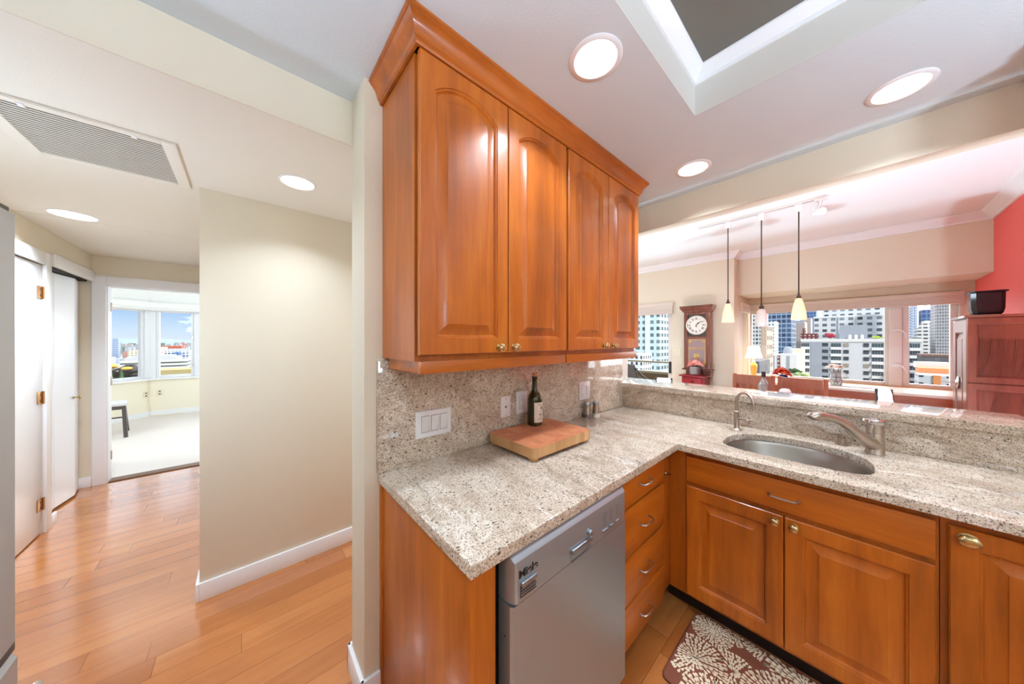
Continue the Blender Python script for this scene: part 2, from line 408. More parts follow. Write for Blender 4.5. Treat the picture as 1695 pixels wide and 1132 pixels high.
# kitchen ceiling, dropped, around the tray recess
TX0, TX1, TY0, TY1 = -.487, 1.25, -.75, 1.58
c = MB(); c.box(-1.465, TX0, -1.15, 2.36, 2.51, 2.56); c.box(TX1, 2.3, -1.15, 2.36, 2.51, 2.56)
c.box(TX0, TX1, TY1, 2.36, 2.51, 2.56); c.box(TX0, TX1, -1.15, TY0, 2.51, 2.56)
struct(c, 'ceiling', M_ceil)
c = MB(); c.box(TX0-.03, TX0+.002, TY0-.03, TY1+.03, 2.5102, 2.72); c.box(TX1-.002, TX1+.03, TY0-.03, TY1+.03, 2.5102, 2.72); c.box(TX0+.002, TX1-.002, TY1-.002, TY1+.03, 2.5102, 2.72); c.box(TX0+.002, TX1-.002, TY0-.03, TY0+.002, 2.5102, 2.72)
struct(c, 'ceiling_tray_side', mat('tray_side_paint', '#d2cdc6', .7, bump=(120, .2)))
struct(box(TX0-.03, TX1+.03, TY0-.03, TY1+.03, 2.70, 2.76), 'ceiling_tray', M_taupe)
def ring_mould(prof, corners, closed):
    """corners: functions (offset, z) -> point; prof: closed list of (offset, z)"""
    mb = MB(); L = [[f(o, z) for o, z in prof] for f in corners]
    if closed: L.append(L[0]); mb.loops(L, False, False)
    else: mb.loops(L)
    return mb
CROWN = [(0, 0), (.05, 0), (.05, -.008), (.043, -.012), (.034, -.02), (.02, -.036), (.011, -.042), (.009, -.055), (0, -.056)]
tp = [(o, 2.70+z*.9) for o, z in CROWN]
struct(ring_mould(tp, [lambda o, z: (TX0+o, TY0+o, z), lambda o, z: (TX1-o, TY0+o, z), lambda o, z: (TX1-o, TY1-o, z), lambda o, z: (TX0+o, TY1-o, z)], True), 'trim_tray_crown', M_trim)
# wall behind the wall cabinets, ending in a plain jamb
struct(box(-1.475, -1.289, .354, 2.345, 0, 2.7, .006), 'wall_kitchen', M_wall)
struct(box(-1.4695, -1.465, -1.15, .36, 2.317, 2.6), 'wall_header', M_wall)
struct(box(-1.475, 2.3, 2.36, 2.455, 2.318, 2.9), 'wall_beam', M_wall)
struct(box(.535, 2.3, 2.36, 2.455, 0, 2.318), 'wall_right_stub', M_wall)
struct(box(-1.475, .53, 2.39, 2.50, 0, 1.066), 'wall_pony', M_wall)
struct(box(2.2, 2.3, -1.2, 2.36, 0, 2.7), 'wall_kitchen_right', M_wall)
# kitchen / hall back wall with two door openings
w = MB(); w.box(-3.27, 2.3, -1.3, -1.15, 0, 2.9); w.box(-4.18, -4.05, -1.3, -1.15, 0, 2.9); w.box(-4.05, -3.27, -1.3, -1.15, 2.04, 2.9)
w.box(-5.2, -4.18, -1.3, -1.15, 2.06, 2.9); w.box(-5.2, -3.27, -1.42, -1.3, 0, 2.9)
struct(w, 'wall_back', M_wall)
# hall
struct(box(-5.2, -1.470, -1.3, 2.42, 2.317, 2.42), 'ceiling_hall', M_hallceil)
struct(box(-3.662, -3.657, -1.15, -.193, 2.3155, 2.318), 'trim_ceiling_joint', M_shade)
struct(box(-2.54, -2.42, -.193, 2.42, 0, 2.4, .004), 'wall_hall', M_wall)
struct(box(-5.1, -2.54, -.193, -.08, 0, 2.4), 'wall_hall_return', M_wall)
w = MB(); w.box(-5.16, -5.04, -1.25, -1.065, 0, 2.4); w.box(-5.16, -5.04, -.255, -.07, 0, 2.4); w.box(-5.16, -5.04, -1.065, -.255, 2.03, 2.4)
struct(w, 'wall_hall_end', M_wall)
struct(box(-2.4, -1.485, 2.36, 2.42, 2.317, 2.7), 'wall_hall_header', M_wall)
def base(name, *b):
    mb = MB()
    for q in b: mb.box(*q, .003)
    struct(mb, name, M_trim)
base('baseboard_hall', (-2.42, -2.405, -.193, 2.42, 0, .1), (-2.56, -2.405, -.208, -.193, 0, .1))
base('baseboard_kitchen', (-1.49, -1.274, .339, .354, 0, .105), (-1.49, -1.475, .339, 2.3, 0, .105), (-1.289, -1.274, .339, .415, 0, .105))
base('baseboard_hall_end', (-5.04, -5.026, -1.235, -1.15, 0, .1), (-4.245, -4.135, -1.15, -1.135, 0, .085))
# casings
def casing(name, *b):
    mb = MB()
    for q in b: mb.box(*q, .006)
    struct(mb, name, M_trim)
casing('trim_white_door', (-4.135, -4.05, -1.15, -1.128, 0, 2.125), (-4.05, -3.25, -1.15, -1.128, 2.03, 2.125))
casing('trim_closet_head', (-5.04, -4.19, -1.15, -1.128, 2.05, 2.145))
casing('trim_bedroom_door', (-5.04, -5.018, -1.148, -1.06, 0, 2.115), (-5.04, -5.018, -1.06, -.17, 2.022, 2.115), (-5.04, -5.018, -.26, -.175, 0, 2.022),
       (-5.16, -5.04, -1.066, -1.052, 0, 2.022), (-5.16, -5.04, -1.052, -.26, 2.012, 2.03))
# ---- white slab door with three hinges
d = box(-4.045, -3.28, -1.19, -1.152, .01, 2.024, .002).build('door_1', M_door); d['kind'] = 'structure'
for z in (1.818, 1.028, .226):
    h = MB(); h.box(-4.06, -3.985, -1.1515, -1.147, z-.045, z+.045, .001); h.tube([(-4.052, -1.142, z-.047), (-4.052, -1.142, z+.047)], .006, 8)
    for dz in (-.022, .022): h.box(-4.025, -4.013, -1.1475, -1.1462, z+dz-.008, z+dz+.008, mi=1)
    h.build('hinge', [M_hinge, M_black], d)
# ---- folding closet door, ajar a little
d = MB()
d.loops([[(-4.53, -1.262, z), (-4.795, -1.225, z), (-4.795, -1.19, z), (-4.53, -1.227, z)] for z in (.02, 2.035)])
d = d.build('door_2', M_door); d['kind'] = 'structure'
e = MB(); e.loops([[(-4.80, -1.225, z), (-5.035, -1.262, z), (-5.035, -1.227, z), (-4.80, -1.19, z)] for z in (.02, 2.035)]); e.build('leaf', M_door, d)
e = MB(); e.loops([[(-4.19, -1.262, z), (-4.525, -1.262, z), (-4.525, -1.227, z), (-4.19, -1.227, z)] for z in (.02, 2.035)]); e.build('leaf', M_door, d)
MB().lathe([(.0, 0), (.012, .0), (.007, .006), (.006, .02), (.013, .028), (.015, .034), (.012, .042), (0, .044)], (-4.775, -1.192, .93), 'Y', 16).build('knob', M_brass, d)
struct(box(-5.04, -4.19, -1.29, -1.18, 2.043, 2.058), 'trim_closet_track', M_shadow)
# ---- bedroom door leaf swung into the bedroom, hinges on its jamb
d = MB(); ux, uy = -.94, -.342
def dl(s, n, z): return (-5.172+ux*s-uy*n, -1.068+uy*s+ux*n, z)
d.loops([[dl(0, 0, z), dl(.78, 0, z), dl(.78, .035, z), dl(0, .035, z)] for z in (.015, 2.01)])
d = d.build('door_3', M_door); d['kind'] = 'structure'
for z in (1.808, 1.034, .26):
    h = MB(); h.tube([(-5.165, -1.056, z-.045), (-5.165, -1.056, z+.045)], .006, 8); h.box(-5.16, -5.125, -1.053, -1.049, z-.045, z+.045, .001)
    h.build('hinge', mat('dull_rose_hinge', '#a97f77', .4, .5), d)
# ---- bedroom shell: a bay of two window planes meeting in a blunt corner
BW = mat('bedroom_white_paint', '#f1efec', .8)
struct(box(-9.4, -5.16, -3.2, 2.4, 2.44, 2.56), 'ceiling_bedroom', BW)
struct(box(-9.2, -5.16, 2.1, 2.2, 0, 2.5), 'wall_bedroom_right', M_bedwall)
struct(box(-7.75, -5.16, -3.0, -2.9, 0, 2.5), 'wall_bedroom_left', M_bedwall)
w = MB(); w.box(-5.2, -5.16, -3.0, -1.29, 0, 2.5); w.box(-5.2, -5.16, -.06, 2.2, 0, 2.5)
struct(w, 'wall_bedroom_back', M_bedwall)
K = Vector((-8.94, -1.39, 0)); DA = Vector((.7071, -.7071, 0)); DB = Vector((0, 1, 0))
NA = Vector((-.7071, -.7071, 0)); NB = Vector((-1, 0, 0))
def bay(mb, D, N, s0, s1, n0, n1, z0, z1, mi=0, bev=0):
    b = MB().box(s0, s1, n0, n1, z0, z1, bev)
    m = Matrix(((D.x, N.x, 0, K.x), (D.y, N.y, 0, K.y), (0, 0, 1, 0), (0, 0, 0, 1)))
    b.xf(m); mb.merge(b.bm, mi)
w = MB(); bay(w, DA, NA, 0, 2.1, 0, .14, 0, .72); bay(w, DB, NB, 0, 3.6, 0, .14, 0, .72)
struct(w, 'wall_bedroom_bay', M_bedwall)
w = MB(); bay(w, DA, NA, 0, 2.1, 0, .14, 2.06, 2.5); bay(w, DB, NB, 0, 3.6, 0, .14, 2.06, 2.5)
struct(w, 'wall_bedroom_bay_head', BW)
w = MB(); bay(w, DA, NA, .0, 2.1, -.014, 0, 0, .1); bay(w, DB, NB, 0, 3.6, -.014, 0, 0, .1)
struct(w, 'baseboard_bedroom', M_trim)
w = MB(); bay(w, DA, NA, 0, 2.1, -.05, .12, .70, .73); bay(w, DB, NB, 0, 3.6, -.05, .12, .70, .73)
struct(w, 'trim_bedroom_sill', M_trim)
def bay_window(name, D, N, s0, s1, fr, parent_struct=True, latch=None):
    f = MB(); z0, z1 = .73, 2.06
    bay(f, D, N, s0, s0+fr, .03, .1, z0, z1, bev=.006); bay(f, D, N, s1-fr, s1, .03, .1, z0, z1, bev=.006)
    bay(f, D, N, s0+fr, s1-fr, .03, .1, z0, z0+.05, bev=.006); bay(f, D, N, s0+fr, s1-fr, .03, .1, z1-.05, z1, bev=.006)
    o = f.build(name, M_winwhite); o['kind'] = 'structure'
    p = MB(); bay(p, D, N, s0+fr-.01, s1-fr+.01, .06, .068, z0+.04, z1-.04); p.build('pane', M_pane, o)
    if latch:
        for z in (.98, 1.55):
            l = MB(); m = K+D*latch
            a = m-N*(-.028)+Vector((0, 0, z)); l.tube([a, a-N*.02+D*.01, a-N*.03+D*.03+Vector((0, 0, -.02)), a-N*.03+D*.035+Vector((0, 0, -.06))], [.008, .008, .006, .005], 8)
            l.build('latch', M_chrome, o)
    return o
bay_window('window_1', DA, NA, .055, 1.05, .035); bay_window('window_2', DA, NA, 1.1, 2.05, .035)
bay_window('window_3', DB, NB, .09, .60, .045, latch=.55); bay_window('window_4', DB, NB, .68, 1.9, .045); bay_window('window_5', DB, NB, 1.95, 3.4, .045)
w = MB(); bay(w, DA, NA, -.03, .055, .0, .13, .73, 2.06, bev=.01); bay(w, DB, NB, -.03, .09, .0, .13, .73, 2.06, bev=.01); bay(w, DB, NB, .60, .68, .01, .13, .73, 2.06); bay(w, DB, NB, 1.9, 1.95, .01, .13, .73, 2.06); bay(w, DA, NA, 1.05, 1.1, .01, .13, .73, 2.06)
struct(w, 'trim_bay_mullion', M_winwhite)
sh = thing('roller_shade', 'white rolled-up window shade along the top of the bedroom bay', 'window shade', (K.x, K.y, 2.02))
for D, N, s1 in ((DA, NA, 2.0), (DB, NB, 3.4)):
    r = MB(); bay(r, D, N, .02, s1, -.09, -.012, 2.085, 2.2, bev=.012); r.build('cassette', BW, sh)
    r = MB(); bay(r, D, N, .02, s1, -.06, -.03, 2.025, 2.05, bev=.008); r.build('hem_bar', M_winframe, sh)
    r = MB(); bay(r, D, N, .02, s1, -.048, -.042, 2.05, 2.085); r.build('shade_cloth', BW, sh)
# ---------------------------------------------------------------- dining side
ZC = 2.65
struct(box(-4.7, 1.0, 2.42, 5.9, ZC, ZC+.12), 'ceiling_dining', M_whiteceil)
struct(box(.87, .99, 2.455, 5.95, 0, ZC), 'wall_red', M_redwall)
struct(box(-4.75, -4.6, 2.42, 5.07, 0, ZC), 'wall_dining_left', M_wall)
struct(box(-4.7, -2.54, 2.36, 2.42, 0, ZC), 'wall_dining_back', M_wall)
w = MB(); w.box(-1.83, -1.04, 4.92, 5.07, 0, ZC); w.box(-4.7, -1.83, 4.92, 5.07, 2.03, ZC); w.box(-4.7, -4.3, 4.92, 5.07, 0, 2.03)
struct(w, 'wall_clock', M_wall)
w = MB(); w.box(-1.19, -1.04, 5.07, 5.22, 0, 2.2); w.box(-1.19, -1.04, 5.66, 5.86, 0, 2.2); w.box(-1.19, -1.04, 5.22, 5.66, 0, .91)
w.box(-1.19, -1.04, 5.22, 5.66, 1.98, 2.2)
struct(w, 'wall_bay_side', M_wall)
struct(box(-1.19, .87, 5.12, 5.86, 2.09, ZC), 'wall_soffit', M_wall)
w = MB(); w.box(-1.04, .87, 5.72, 5.86, 0, .91); w.box(-1.04, .87, 5.72, 5.86, 2.0, 2.09); w.box(.80, .87, 5.72, 5.86, .91, 2.0)
struct(w, 'wall_bay_back', M_wall)
DCR = [(0, ZC), (.075, ZC), (.075, ZC-.01), (.066, ZC-.016), (.05, ZC-.03), (.03, ZC-.055), (.016, ZC-.064), (.013, ZC-.078), (0, ZC-.08)]
struct(ring_mould(DCR, [lambda o, z: (-4.6, 4.92-o, z), lambda o, z: (-1.04+o, 4.92-o, z), lambda o, z: (-1.04+o, 5.12-o, z), lambda o, z: (.87-o, 5.12-o, z), lambda o, z: (.87-o, 2.455, z)], False), 'trim_dining_crown', M_trim)
# window ledge and the wide window with a casement at its right end
struct(MB().box(-1.04, .86, 5.1, 5.72, .885, .915, .004), 'trim_ledge', mat('cream_ledge_paint', '#f8f1e6', .4))
def dwin(name, x0, x1, fr, y=5.74, z0=.915, z1=2.0, m=M_winframe):
    f = MB(); f.box(x0, x0+fr, y, y+.07, z0, z1, .006); f.box(x1-fr, x1, y, y+.07, z0, z1, .006); f.box(x0+fr, x1-fr, y, y+.07, z0, z0+.045, .006); f.box(x0+fr, x1-fr, y, y+.07, z1-.05, z1, .006)
    o = f.build(name, m); o['kind'] = 'structure'
    box(x0+fr-.01, x1-fr+.01, y+.03, y+.038, z0+.04, z1-.04).build('pane', M_pane, o); return o
dwin('window_6', -1.02, .30, .03)
o = dwin('window_7', .40, .77, .05)
for z in (1.17, 1.58):
    l = MB(); l.box(.325, .345, 5.712, 5.722, z-.008, z+.008, .002); l.tube([(.335, 5.715, z), (.37, 5.70, z+.006), (.40, 5.69, z-.012), (.42, 5.69, z-.05), (.425, 5.692, z-.09)], [.006, .007, .007, .006, .005], 8)
    l.build('latch', M_winwhite, o)
struct(box(.30, .40, 5.715, 5.83, .915, 2.0, .012), 'trim_mullion', M_winframe)
struct(box(.77, .80, 5.715, 5.83, .915, 2.0, .006), 'trim_window_jamb', M_winframe)
struct(box(-1.04, .80, 5.70, 5.74, .915, .925, .002), 'trim_wood_stop', mat('oak_stop', '#d0a368', .5))
o = box(-1.13, -1.09, 5.22, 5.25, .91, 1.98, .004); o.box(-1.13, -1.09, 5.63, 5.66, .91, 1.98, .004); o.box(-1.13, -1.09, 5.25, 5.63, .91, .95, .004); o.box(-1.13, -1.09, 5.25, 5.63, 1.94, 1.98, .004)
o = o.build('window_8', M_winwhite); o['kind'] = 'structure'
box(-1.114, -1.106, 5.24, 5.64, .94, 1.95).build('pane', M_pane, o)
# sliding balcony door: frames and panes, straight off the floor
o = MB(); o.box(-1.9, -1.83, 4.96, 5.05, 0, 2.03, .005); o.box(-2.66, -2.585, 4.95, 5.0, .03, 2.0, .005); o.box(-1.9, -4.3, 4.96, 5.05, 0, .04, .005); o.box(-4.3, -1.9, 4.96, 5.05, 1.99, 2.03, .005)
o.box(-3.5, -3.42, 4.96, 5.03, .04, 1.99, .005); o.box(-4.3, -4.23, 4.96, 5.05, .04, 1.99, .005); o.box(-2.585, -1.9, 4.95, 5.0, .04, .1, .004)
o = o.build('door_4', M_winframe); o['kind'] = 'structure'
box(-4.25, -1.88, 4.99, 4.996, .04, 2.0).build('pane', M_pane, o)
h = MB().box(-1.878, -1.852, 4.925, 4.962, .95, 1.13, .006); h.build('handle', M_charcoal, o)
# woven roman shades drawn up
def roman(name_lbl, x0, x1, y, ztop, zbot):
    t = thing('roman_shade', name_lbl, 'window shade', ((x0+x1)/2, y, zbot))
    box(x0, x1, y-.035, y, ztop-.05, ztop, .003).build('valance', M_shade, t)
    f = MB(); H = ztop-.05-zbot
    for k in range(6):
        z1 = ztop-.05-k*H/6; f.box(x0+.004, x1-.004, y-.045-.004*(k % 2), y-.006, z1-H/6, z1, .006)
    f.build('folds', M_shadef, t)
roman('pale woven roman shade drawn up over the balcony door left of the clock', -4.3, -1.80, 4.92, 2.05, 1.87)
roman('long pale woven roman shade drawn up over the wide dining window', -.99, .80, 5.70, 1.985, 1.85)
t = thing('roman_shade', 'short pale woven shade on the narrow side window beside the clock wall', 'window shade', (-1.02, 5.4, 1.87))
box(-1.04, -1.005, 5.2, 5.66, 1.945, 1.99, .003).build('valance', M_shade, t); box(-1.036, -.998, 5.205, 5.655, 1.865, 1.945, .006).build('folds', M_shadef, t)
# ---------------------------------------------------------------- kitchen cabinets
def frame_pts(w, h, st, rl, rise, i, m=16):
    x0, x1, z0 = st+i, w-st-i, rl+i
    pts = [(x0, z0), (x1, z0)]
    half = w/2-st; zs = h-rl-rise
    if rise > 0:
        R = (half*half+rise*rise)/(2*rise); cz = zs+rise-R; r = R-i; hh = half-i
        a = math.asin(min(1, hh/r))
        for k in range(m+1):
            t = a-2*a*k/m; pts.append((w/2+r*sin(t), cz+r*cos(t)))
    else:
        for k in range(m+1): pts.append((x1+(x0-x1)*k/m, h-rl-i))
    return pts
def panel_door(name, O, R, N, w, h, m, parent, rise=0, st=.055, rl=.058, th=.02, flat=False):
    O, R, N = Vector(O), Vector(R), Vector(N); Z = Vector((0, 0, 1)); M_ = 16
    def P3(p, d): return O+R*p[0]+Z*p[1]+N*d
    def outer(i): return [(i, i), (w-i, i)]+[(w-i+(2*i-w)*k/M_, h-i) for k in range(M_+1)]
    L = [[P3(p, -th) for p in outer(0)], [P3(p, -.003) for p in outer(0)], [P3(p, 0) for p in outer(.003)]]
    for i, d in ((0, 0), (.002, -.0045), (.006, -.005), (.011, -.0135), (.016, -.014), (.048, -.003), (.050, -.001))[:(4 if flat else 9)]:
        L.append([P3(p, d) for p in frame_pts(w, h, st, rl, rise, i)])
    return MB().loops(L).build(name, m, parent, ang=25)
def knob(name, c, N, m, parent, r=.016, sx=1, sy=1):
    ax = 'X' if abs(N[0]) > .5 else 'Y'; s = N[0] if ax == 'X' else N[1]
    pr = [(0, 0), (.9, 0), (.95, .12), (.5, .25), (.42, .75), (.8, 1.0), (1.0, 1.3), (.97, 1.5), (.75, 1.72), (.4, 1.82), (0, 1.85)]
    return MB().lathe([(a*r, b*r*s) for a, b in pr], c, ax, 22, sx, sy).build(name, m, parent)
def pull(name, c, R, N, L, m, parent, r=.0042):
    c, R, N = Vector(c), Vector(R), Vector(N); pts = []
    a = c-R*L/2; b = c+R*L/2
    pts = [a, a+N*.016, a+N*.026+R*.008, c+N*.030-R*L*.15, c+N*.030+R*L*.15, b+N*.026-R*.008, b+N*.016, b]
    return MB().tube(pts, [r*1.3, r, r*1.05, r*1.1, r*1.1, r*1.05, r, r*1.3], 10).build(name, m, parent)

XW, XF = -1.289, -.94
def wall_unit(y0, y1, label, doors, end_left=False):
    t = thing('wall_cabinet', label, 'cabinet', (XW, (y0+y1)/2, 1.385), 'cherry wall cabinets')
    b = MB(); b.box(XW+.001, -.974, y0, y1, 1.385, 2.424)
    b.build('body', M_cherry, t)
    for a, bq, kn in doors:
        d = panel_door('door', (XF, a, 1.407), (0, 1, 0), (1, 0, 0), bq-a, 1.016, M_cherry, t, rise=.052)
        knob('knob', (XF, kn, 1.427), (1, 0, 0), M_brass, d, .0165)
    r = MB(); r.box(-.974, -.955, y0+.012, y1, 1.342, 1.385, .002)
    if end_left: r.box(-1.255, -.974, y0+.015, y0+.032, 1.342, 1.385, .002)
    else: r.box(-1.255, -.974, y1-.017, y1, 1.342, 1.385, .002)
    r.build('light_rail', M_cherryY, t)
    return t
wall_unit(.425, 1.207, 'cherry wall cabinet with two arched doors nearest the camera', ((.43, .813, .765), (.818, 1.199, .845)), True)
wall_unit(1.2075, 1.968, 'cherry wall cabinet with two arched doors beside the dining opening', ((1.217, 1.588, 1.54), (1.593, 1.964, 1.638)))
CP = [(-.004, 2.43), (.006, 2.43), (.009, 2.436), (.009, 2.441), (.016, 2.447), (.0175, 2.457), (.024, 2.474), (.036, 2.488), (.043, 2.492), (.043, 2.497), (.049, 2.5), (.049, 2.5095), (-.004, 2.5095)]
CP = [(o, 2.425+(z-2.43)*1.06) for o, z in CP]
m = ring_mould(CP, [lambda o, z: (XW+.002, .42-o, z), lambda o, z: (-.942+o, .42-o, z), lambda o, z: (-.942+o, 1.972+o, z), lambda o, z: (XW+.002, 1.972+o, z)], False)
tag(m.build('crown_moulding', M_cherryY, ang=20), 'cherry crown moulding running along the top of the wall cabinets', 'moulding')
# neighbouring cabinet on the right of the opening: only its crown shows
t = thing('wall_cabinet', 'cherry wall cabinet at the far right edge, only its crown corner showing', 'cabinet', (.9, 2.36, 1.4), 'cherry wall cabinets')
box(.545, 1.3, 2.03, 2.358, 1.4, 2.42).build('body', M_cherry, t)
panel_door('door', (.55, 2.01, 1.42), (1, 0, 0), (0, -1, 0), .37, 1.0, M_cherry, t, rise=.05)
panel_door('door', (.925, 2.01, 1.42), (1, 0, 0), (0, -1, 0), .37, 1.0, M_cherry, t, rise=.05)
ring_mould(CP, [lambda o, z: (.515-o, 2.358, z), lambda o, z: (.515-o, 2.01-o, z), lambda o, z: (1.3, 2.01-o, z)], False).build('crown', M_cherryX, t)

# ---- base run along the wall
t = thing('end_panel', 'cherry end panel closing the counter run left of the dishwasher', 'cabinet panel', (-.95, .43, 0))
box(-1.27, -.632, .42, .437, 0, .877, .002).build('side_panel', M_cherry, t)
box(-.66, -.645, .437, .512, 0, .877, .001).build('filler_strip', M_cherry, t)
box(-1.288, -1.268, .412, .430, 0, .877, .003).build('scribe_strip', M_cherry, t)

t = thing('dishwasher', 'stainless steel dishwasher under the granite counter', 'dishwasher', (-.9, .84, 0))
D0, D1 = .535, 1.152
box(-1.24, -.662, D0+.004, D1-.004, .09, .86).build('body', M_charcoal, t)
b = MB(); b.loops([[(-.66, y, z) for y, z in ((D0, .10), (D1, .10), (D1, .733), (D0, .733))], [(-.612, y, z) for y, z in ((D0, .10), (D1, .10), (D1, .733), (D0, .733))], [(-.603, y, z) for y, z in ((D0+.008, .106), (D1-.008, .106), (D1-.008, .733), (D0+.008, .733))]])
b.build('door_panel', M_steelv, t, ang=15)
def dwp(x, i): return [(x, D0+i, .738), (x, D1-i, .738), (x, D1-i, .873-i*2.2), (x, D0+i, .873-i*2.2)]
b = MB().loops([dwp(-.66, 0), dwp(-.632, 0), dwp(-.620, .003), dwp(-.604, .011), dwp(-.600, .018)])
cp = b.build('control_panel', M_steelv, t, ang=20)
F = -.6
h = MB(); h.box(F, F+.010, .786, .898, .764, .780, .004); h.box(F-.001, F+.002, .786, .898, .742, .764, .001, mi=1); h.box(F, F+.007, .786, .898, .739, .744, .002)
h.build('handle', [M_steel, M_greyprint_gap], t)
h = MB(); h.box(F, F+.010, .562, .622, .783, .795, .003)
for k in range(4): h.box(F, F+.006, .562, .622, .752+k*.0075, .7555+k*.0075, .001)
h.box(F-.001, F+.001, .562, .622, .750, .785, mi=1)
h.build('vent', [M_steel, M_charcoal], t)
MB().lathe([(0, 0), (.0105, 0), (.0105, .010), (.008, .013), (0, .013)], (F, .885, .797), 'X', 16).build('button', M_steel, t)
for y, wd in ((.968, .036), (1.018, .024), (1.062, .024)): box(F, F+.007, y, y+wd, .757, .766, .002).build('button', M_steel, t)
p = MB(); p.text('Miele', .030, (F+.0003, .594, .814), (0, 1, 0), (0, 0, 1), 0, sx=1.15, bold=.0008)
p.build('lettering', M_darkprint, t)
for y0_, y1_, n_, z_ in ((.975, 1.0, 6, .778), (1.022, 1.040, 5, .782), (1.065, 1.083, 5, .784)):
    p = MB()
    for k in range(n_): p.box(F-.0004, F+.0005, y0_, y1_, z_+k*.0085, z_+.0025+k*.0085)
    p.build('program_marking', M_greyprint_gap, t)
box(F-.0004, F+.0005, .572, .612, .800, .8015).build('model_marking', M_greyprint_gap, t)
b = box(-.635, -.628, D0-.0012, D0, .64, .645).build('screw', M_chrome, t)

t = thing('drawer_cabinet', 'cherry base cabinet with a stack of four drawers beside the dishwasher', 'cabinet', (-.95, 1.4, 0))
b = MB(); b.box(-1.27, -.667, 1.158, 1.645, .1, .877); b.build('body', M_cherry, t)
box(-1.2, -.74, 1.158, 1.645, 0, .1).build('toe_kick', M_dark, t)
for z0, z1 in ((.725, .862), (.505, .713), (.300, .493), (.105, .288)):
    dr = box(-.667, -.645, 1.168, 1.636, z0, z1, .005).build('drawer', M_cherryY, t)
    zc = (z0+z1)/2+.003; pull('pull', (-.645, 1.405, zc), (0, 1, 0), (1, 0, 0), .096, M_nickel, dr)
t = thing('corner_filler', 'narrow cherry corner post where the two cabinet runs meet', 'cabinet panel', (-.66, 1.7, 0))
b = MB(); b.box(-.70, -.668, 1.647, 1.785, .1, .877, .002); b.box(-.668, -.588, 1.767, 1.785, .1, .877, .002); b.build('post', M_cherry, t)
b = MB(); b.box(-.667, -.661, 1.682, 1.712, .733, .748, .001); b.tube([(-.662, 1.70, .74), (-.64, 1.70, .74)], .005, 8); b.lathe([(0, 0), (.008, 0), (.008, .008), (0, .008)], (-.645, 1.70, .74), 'X', 12)
b.build('latch', M_chrome, t)
t = thing('sink_cabinet', 'cherry sink base cabinet with two raised-panel doors and false drawer', 'cabinet', (-.19, 2.0, 0))
b = MB(); b.box(-.587, .2, 1.767, 1.79, .1, .877); b.box(-.587, -.57, 1.79, 2.37, .1, .877); b.box(.185, .2, 1.79, 2.37, .1, .877); b.box(-.57, .185, 1.79, 2.37, .1, .115); b.build('body', M_cherry, t)
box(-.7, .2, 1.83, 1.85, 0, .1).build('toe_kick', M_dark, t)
dr = box(-.576, .192, 1.745, 1.767, .713, .846, .005).build('drawer_front', M_cherryX, t)
pull('pull', (-.193, 1.745, .777), (1, 0, 0), (0, -1, 0), .098, M_nickel, dr)
for x0, x1, kx in ((-.576, -.194, -.222), (-.190, .192, -.160)):
    d = panel_door('door', (x0, 1.745, .122), (1, 0, 0), (0, -1, 0), x1-x0, .57, M_cherry, t)
    knob('knob', (kx, 1.745, .662), (0, -1, 0), M_brass, d, .0165)
t = thing('base_cabinet', 'cherry base cabinet with one tall door right of the sink cabinet', 'cabinet', (.45, 2.0, 0))
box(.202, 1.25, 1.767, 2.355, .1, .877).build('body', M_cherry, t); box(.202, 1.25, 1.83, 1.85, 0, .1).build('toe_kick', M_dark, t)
d = panel_door('door', (.217, 1.745, .122), (1, 0, 0), (0, -1, 0), .42, .722, M_cherry, t)
knob('knob', (.252, 1.745, .815), (0, -1, 0), M_brass, d, .0185, 1.0, 1.25)
d = panel_door('door', (.645, 1.745, .122), (1, 0, 0), (0, -1, 0), .42, .722, M_cherry, t)

# ---- granite
def sink_outline(n=56, off=0.0):
    out = []; cx, cy, a, b = -.196, 2.03, .263+off, .232+off
    for k in range(n):
        t = 2*pi*k/n; c_, s_ = cos(t), sin(t)
        e = 4.6 if s_ < 0 else 2.15
        r = (abs(c_)**e+abs(s_)**e)**(-1/e); y = r*s_*b
        if y < 0: y *= .80
        out.append((cx+r*c_*a, cy+y))
    return out
def worktop():
    mb = MB(); bm = mb.bm
    po = [(XW+.0015, .405), (-.605, .405), (-.605, 1.705), (1.27, 1.705), (1.27, 2.388), (XW+.0015, 2.388)]
    hole = sink_outline()
    for z in (.914, .879):
        v = [bm.verts.new((x, y, z)) for x, y in po]; h = [bm.verts.new((x, y, z)) for x, y in hole]
        e = [bm.edges.new((v[i], v[(i+1) % len(v)])) for i in range(len(v))]+[bm.edges.new((h[i], h[(i+1) % len(h)])) for i in range(len(h))]
        bmesh.ops.triangle_fill(bm, edges=e, use_beauty=True)
        if z == .914: top = (v, h)
        else:
            for A, B in ((top[0], v), (top[1], h)):
                for i in range(len(A)): bm.faces.new((A[i], A[(i+1) % len(A)], B[(i+1) % len(A)], B[i]))
    bmesh.ops.recalc_face_normals(bm, faces=bm.faces[:])
    ed = [e for e in bm.edges if len(e.link_faces) == 2 and abs(e.verts[0].co.z-.914) < 1e-5 and abs(e.verts[1].co.z-.914) < 1e-5 and e.calc_face_angle(0) > .8]
    bmesh.ops.bevel(bm, geom=ed, offset=.005, segments=3, profile=.5, affect='EDGES')
    return mb
tag(worktop().build('worktop', M_granite, ang=40), 'beige speckled granite worktop turning the corner of the kitchen', 'worktop')
tag(box(XW+.0005, -1.269, .40, 2.362, .9145, 1.374, .002).build('backsplash', M_granite), 'tall granite backsplash slab on the wall under the wall cabinets', 'backsplash')
tag(box(-1.2685, .53, 2.364, 2.3895, .9145, 1.0665, .002).build('backsplash', M_granite), 'low granite backsplash strip behind the sink', 'backsplash')
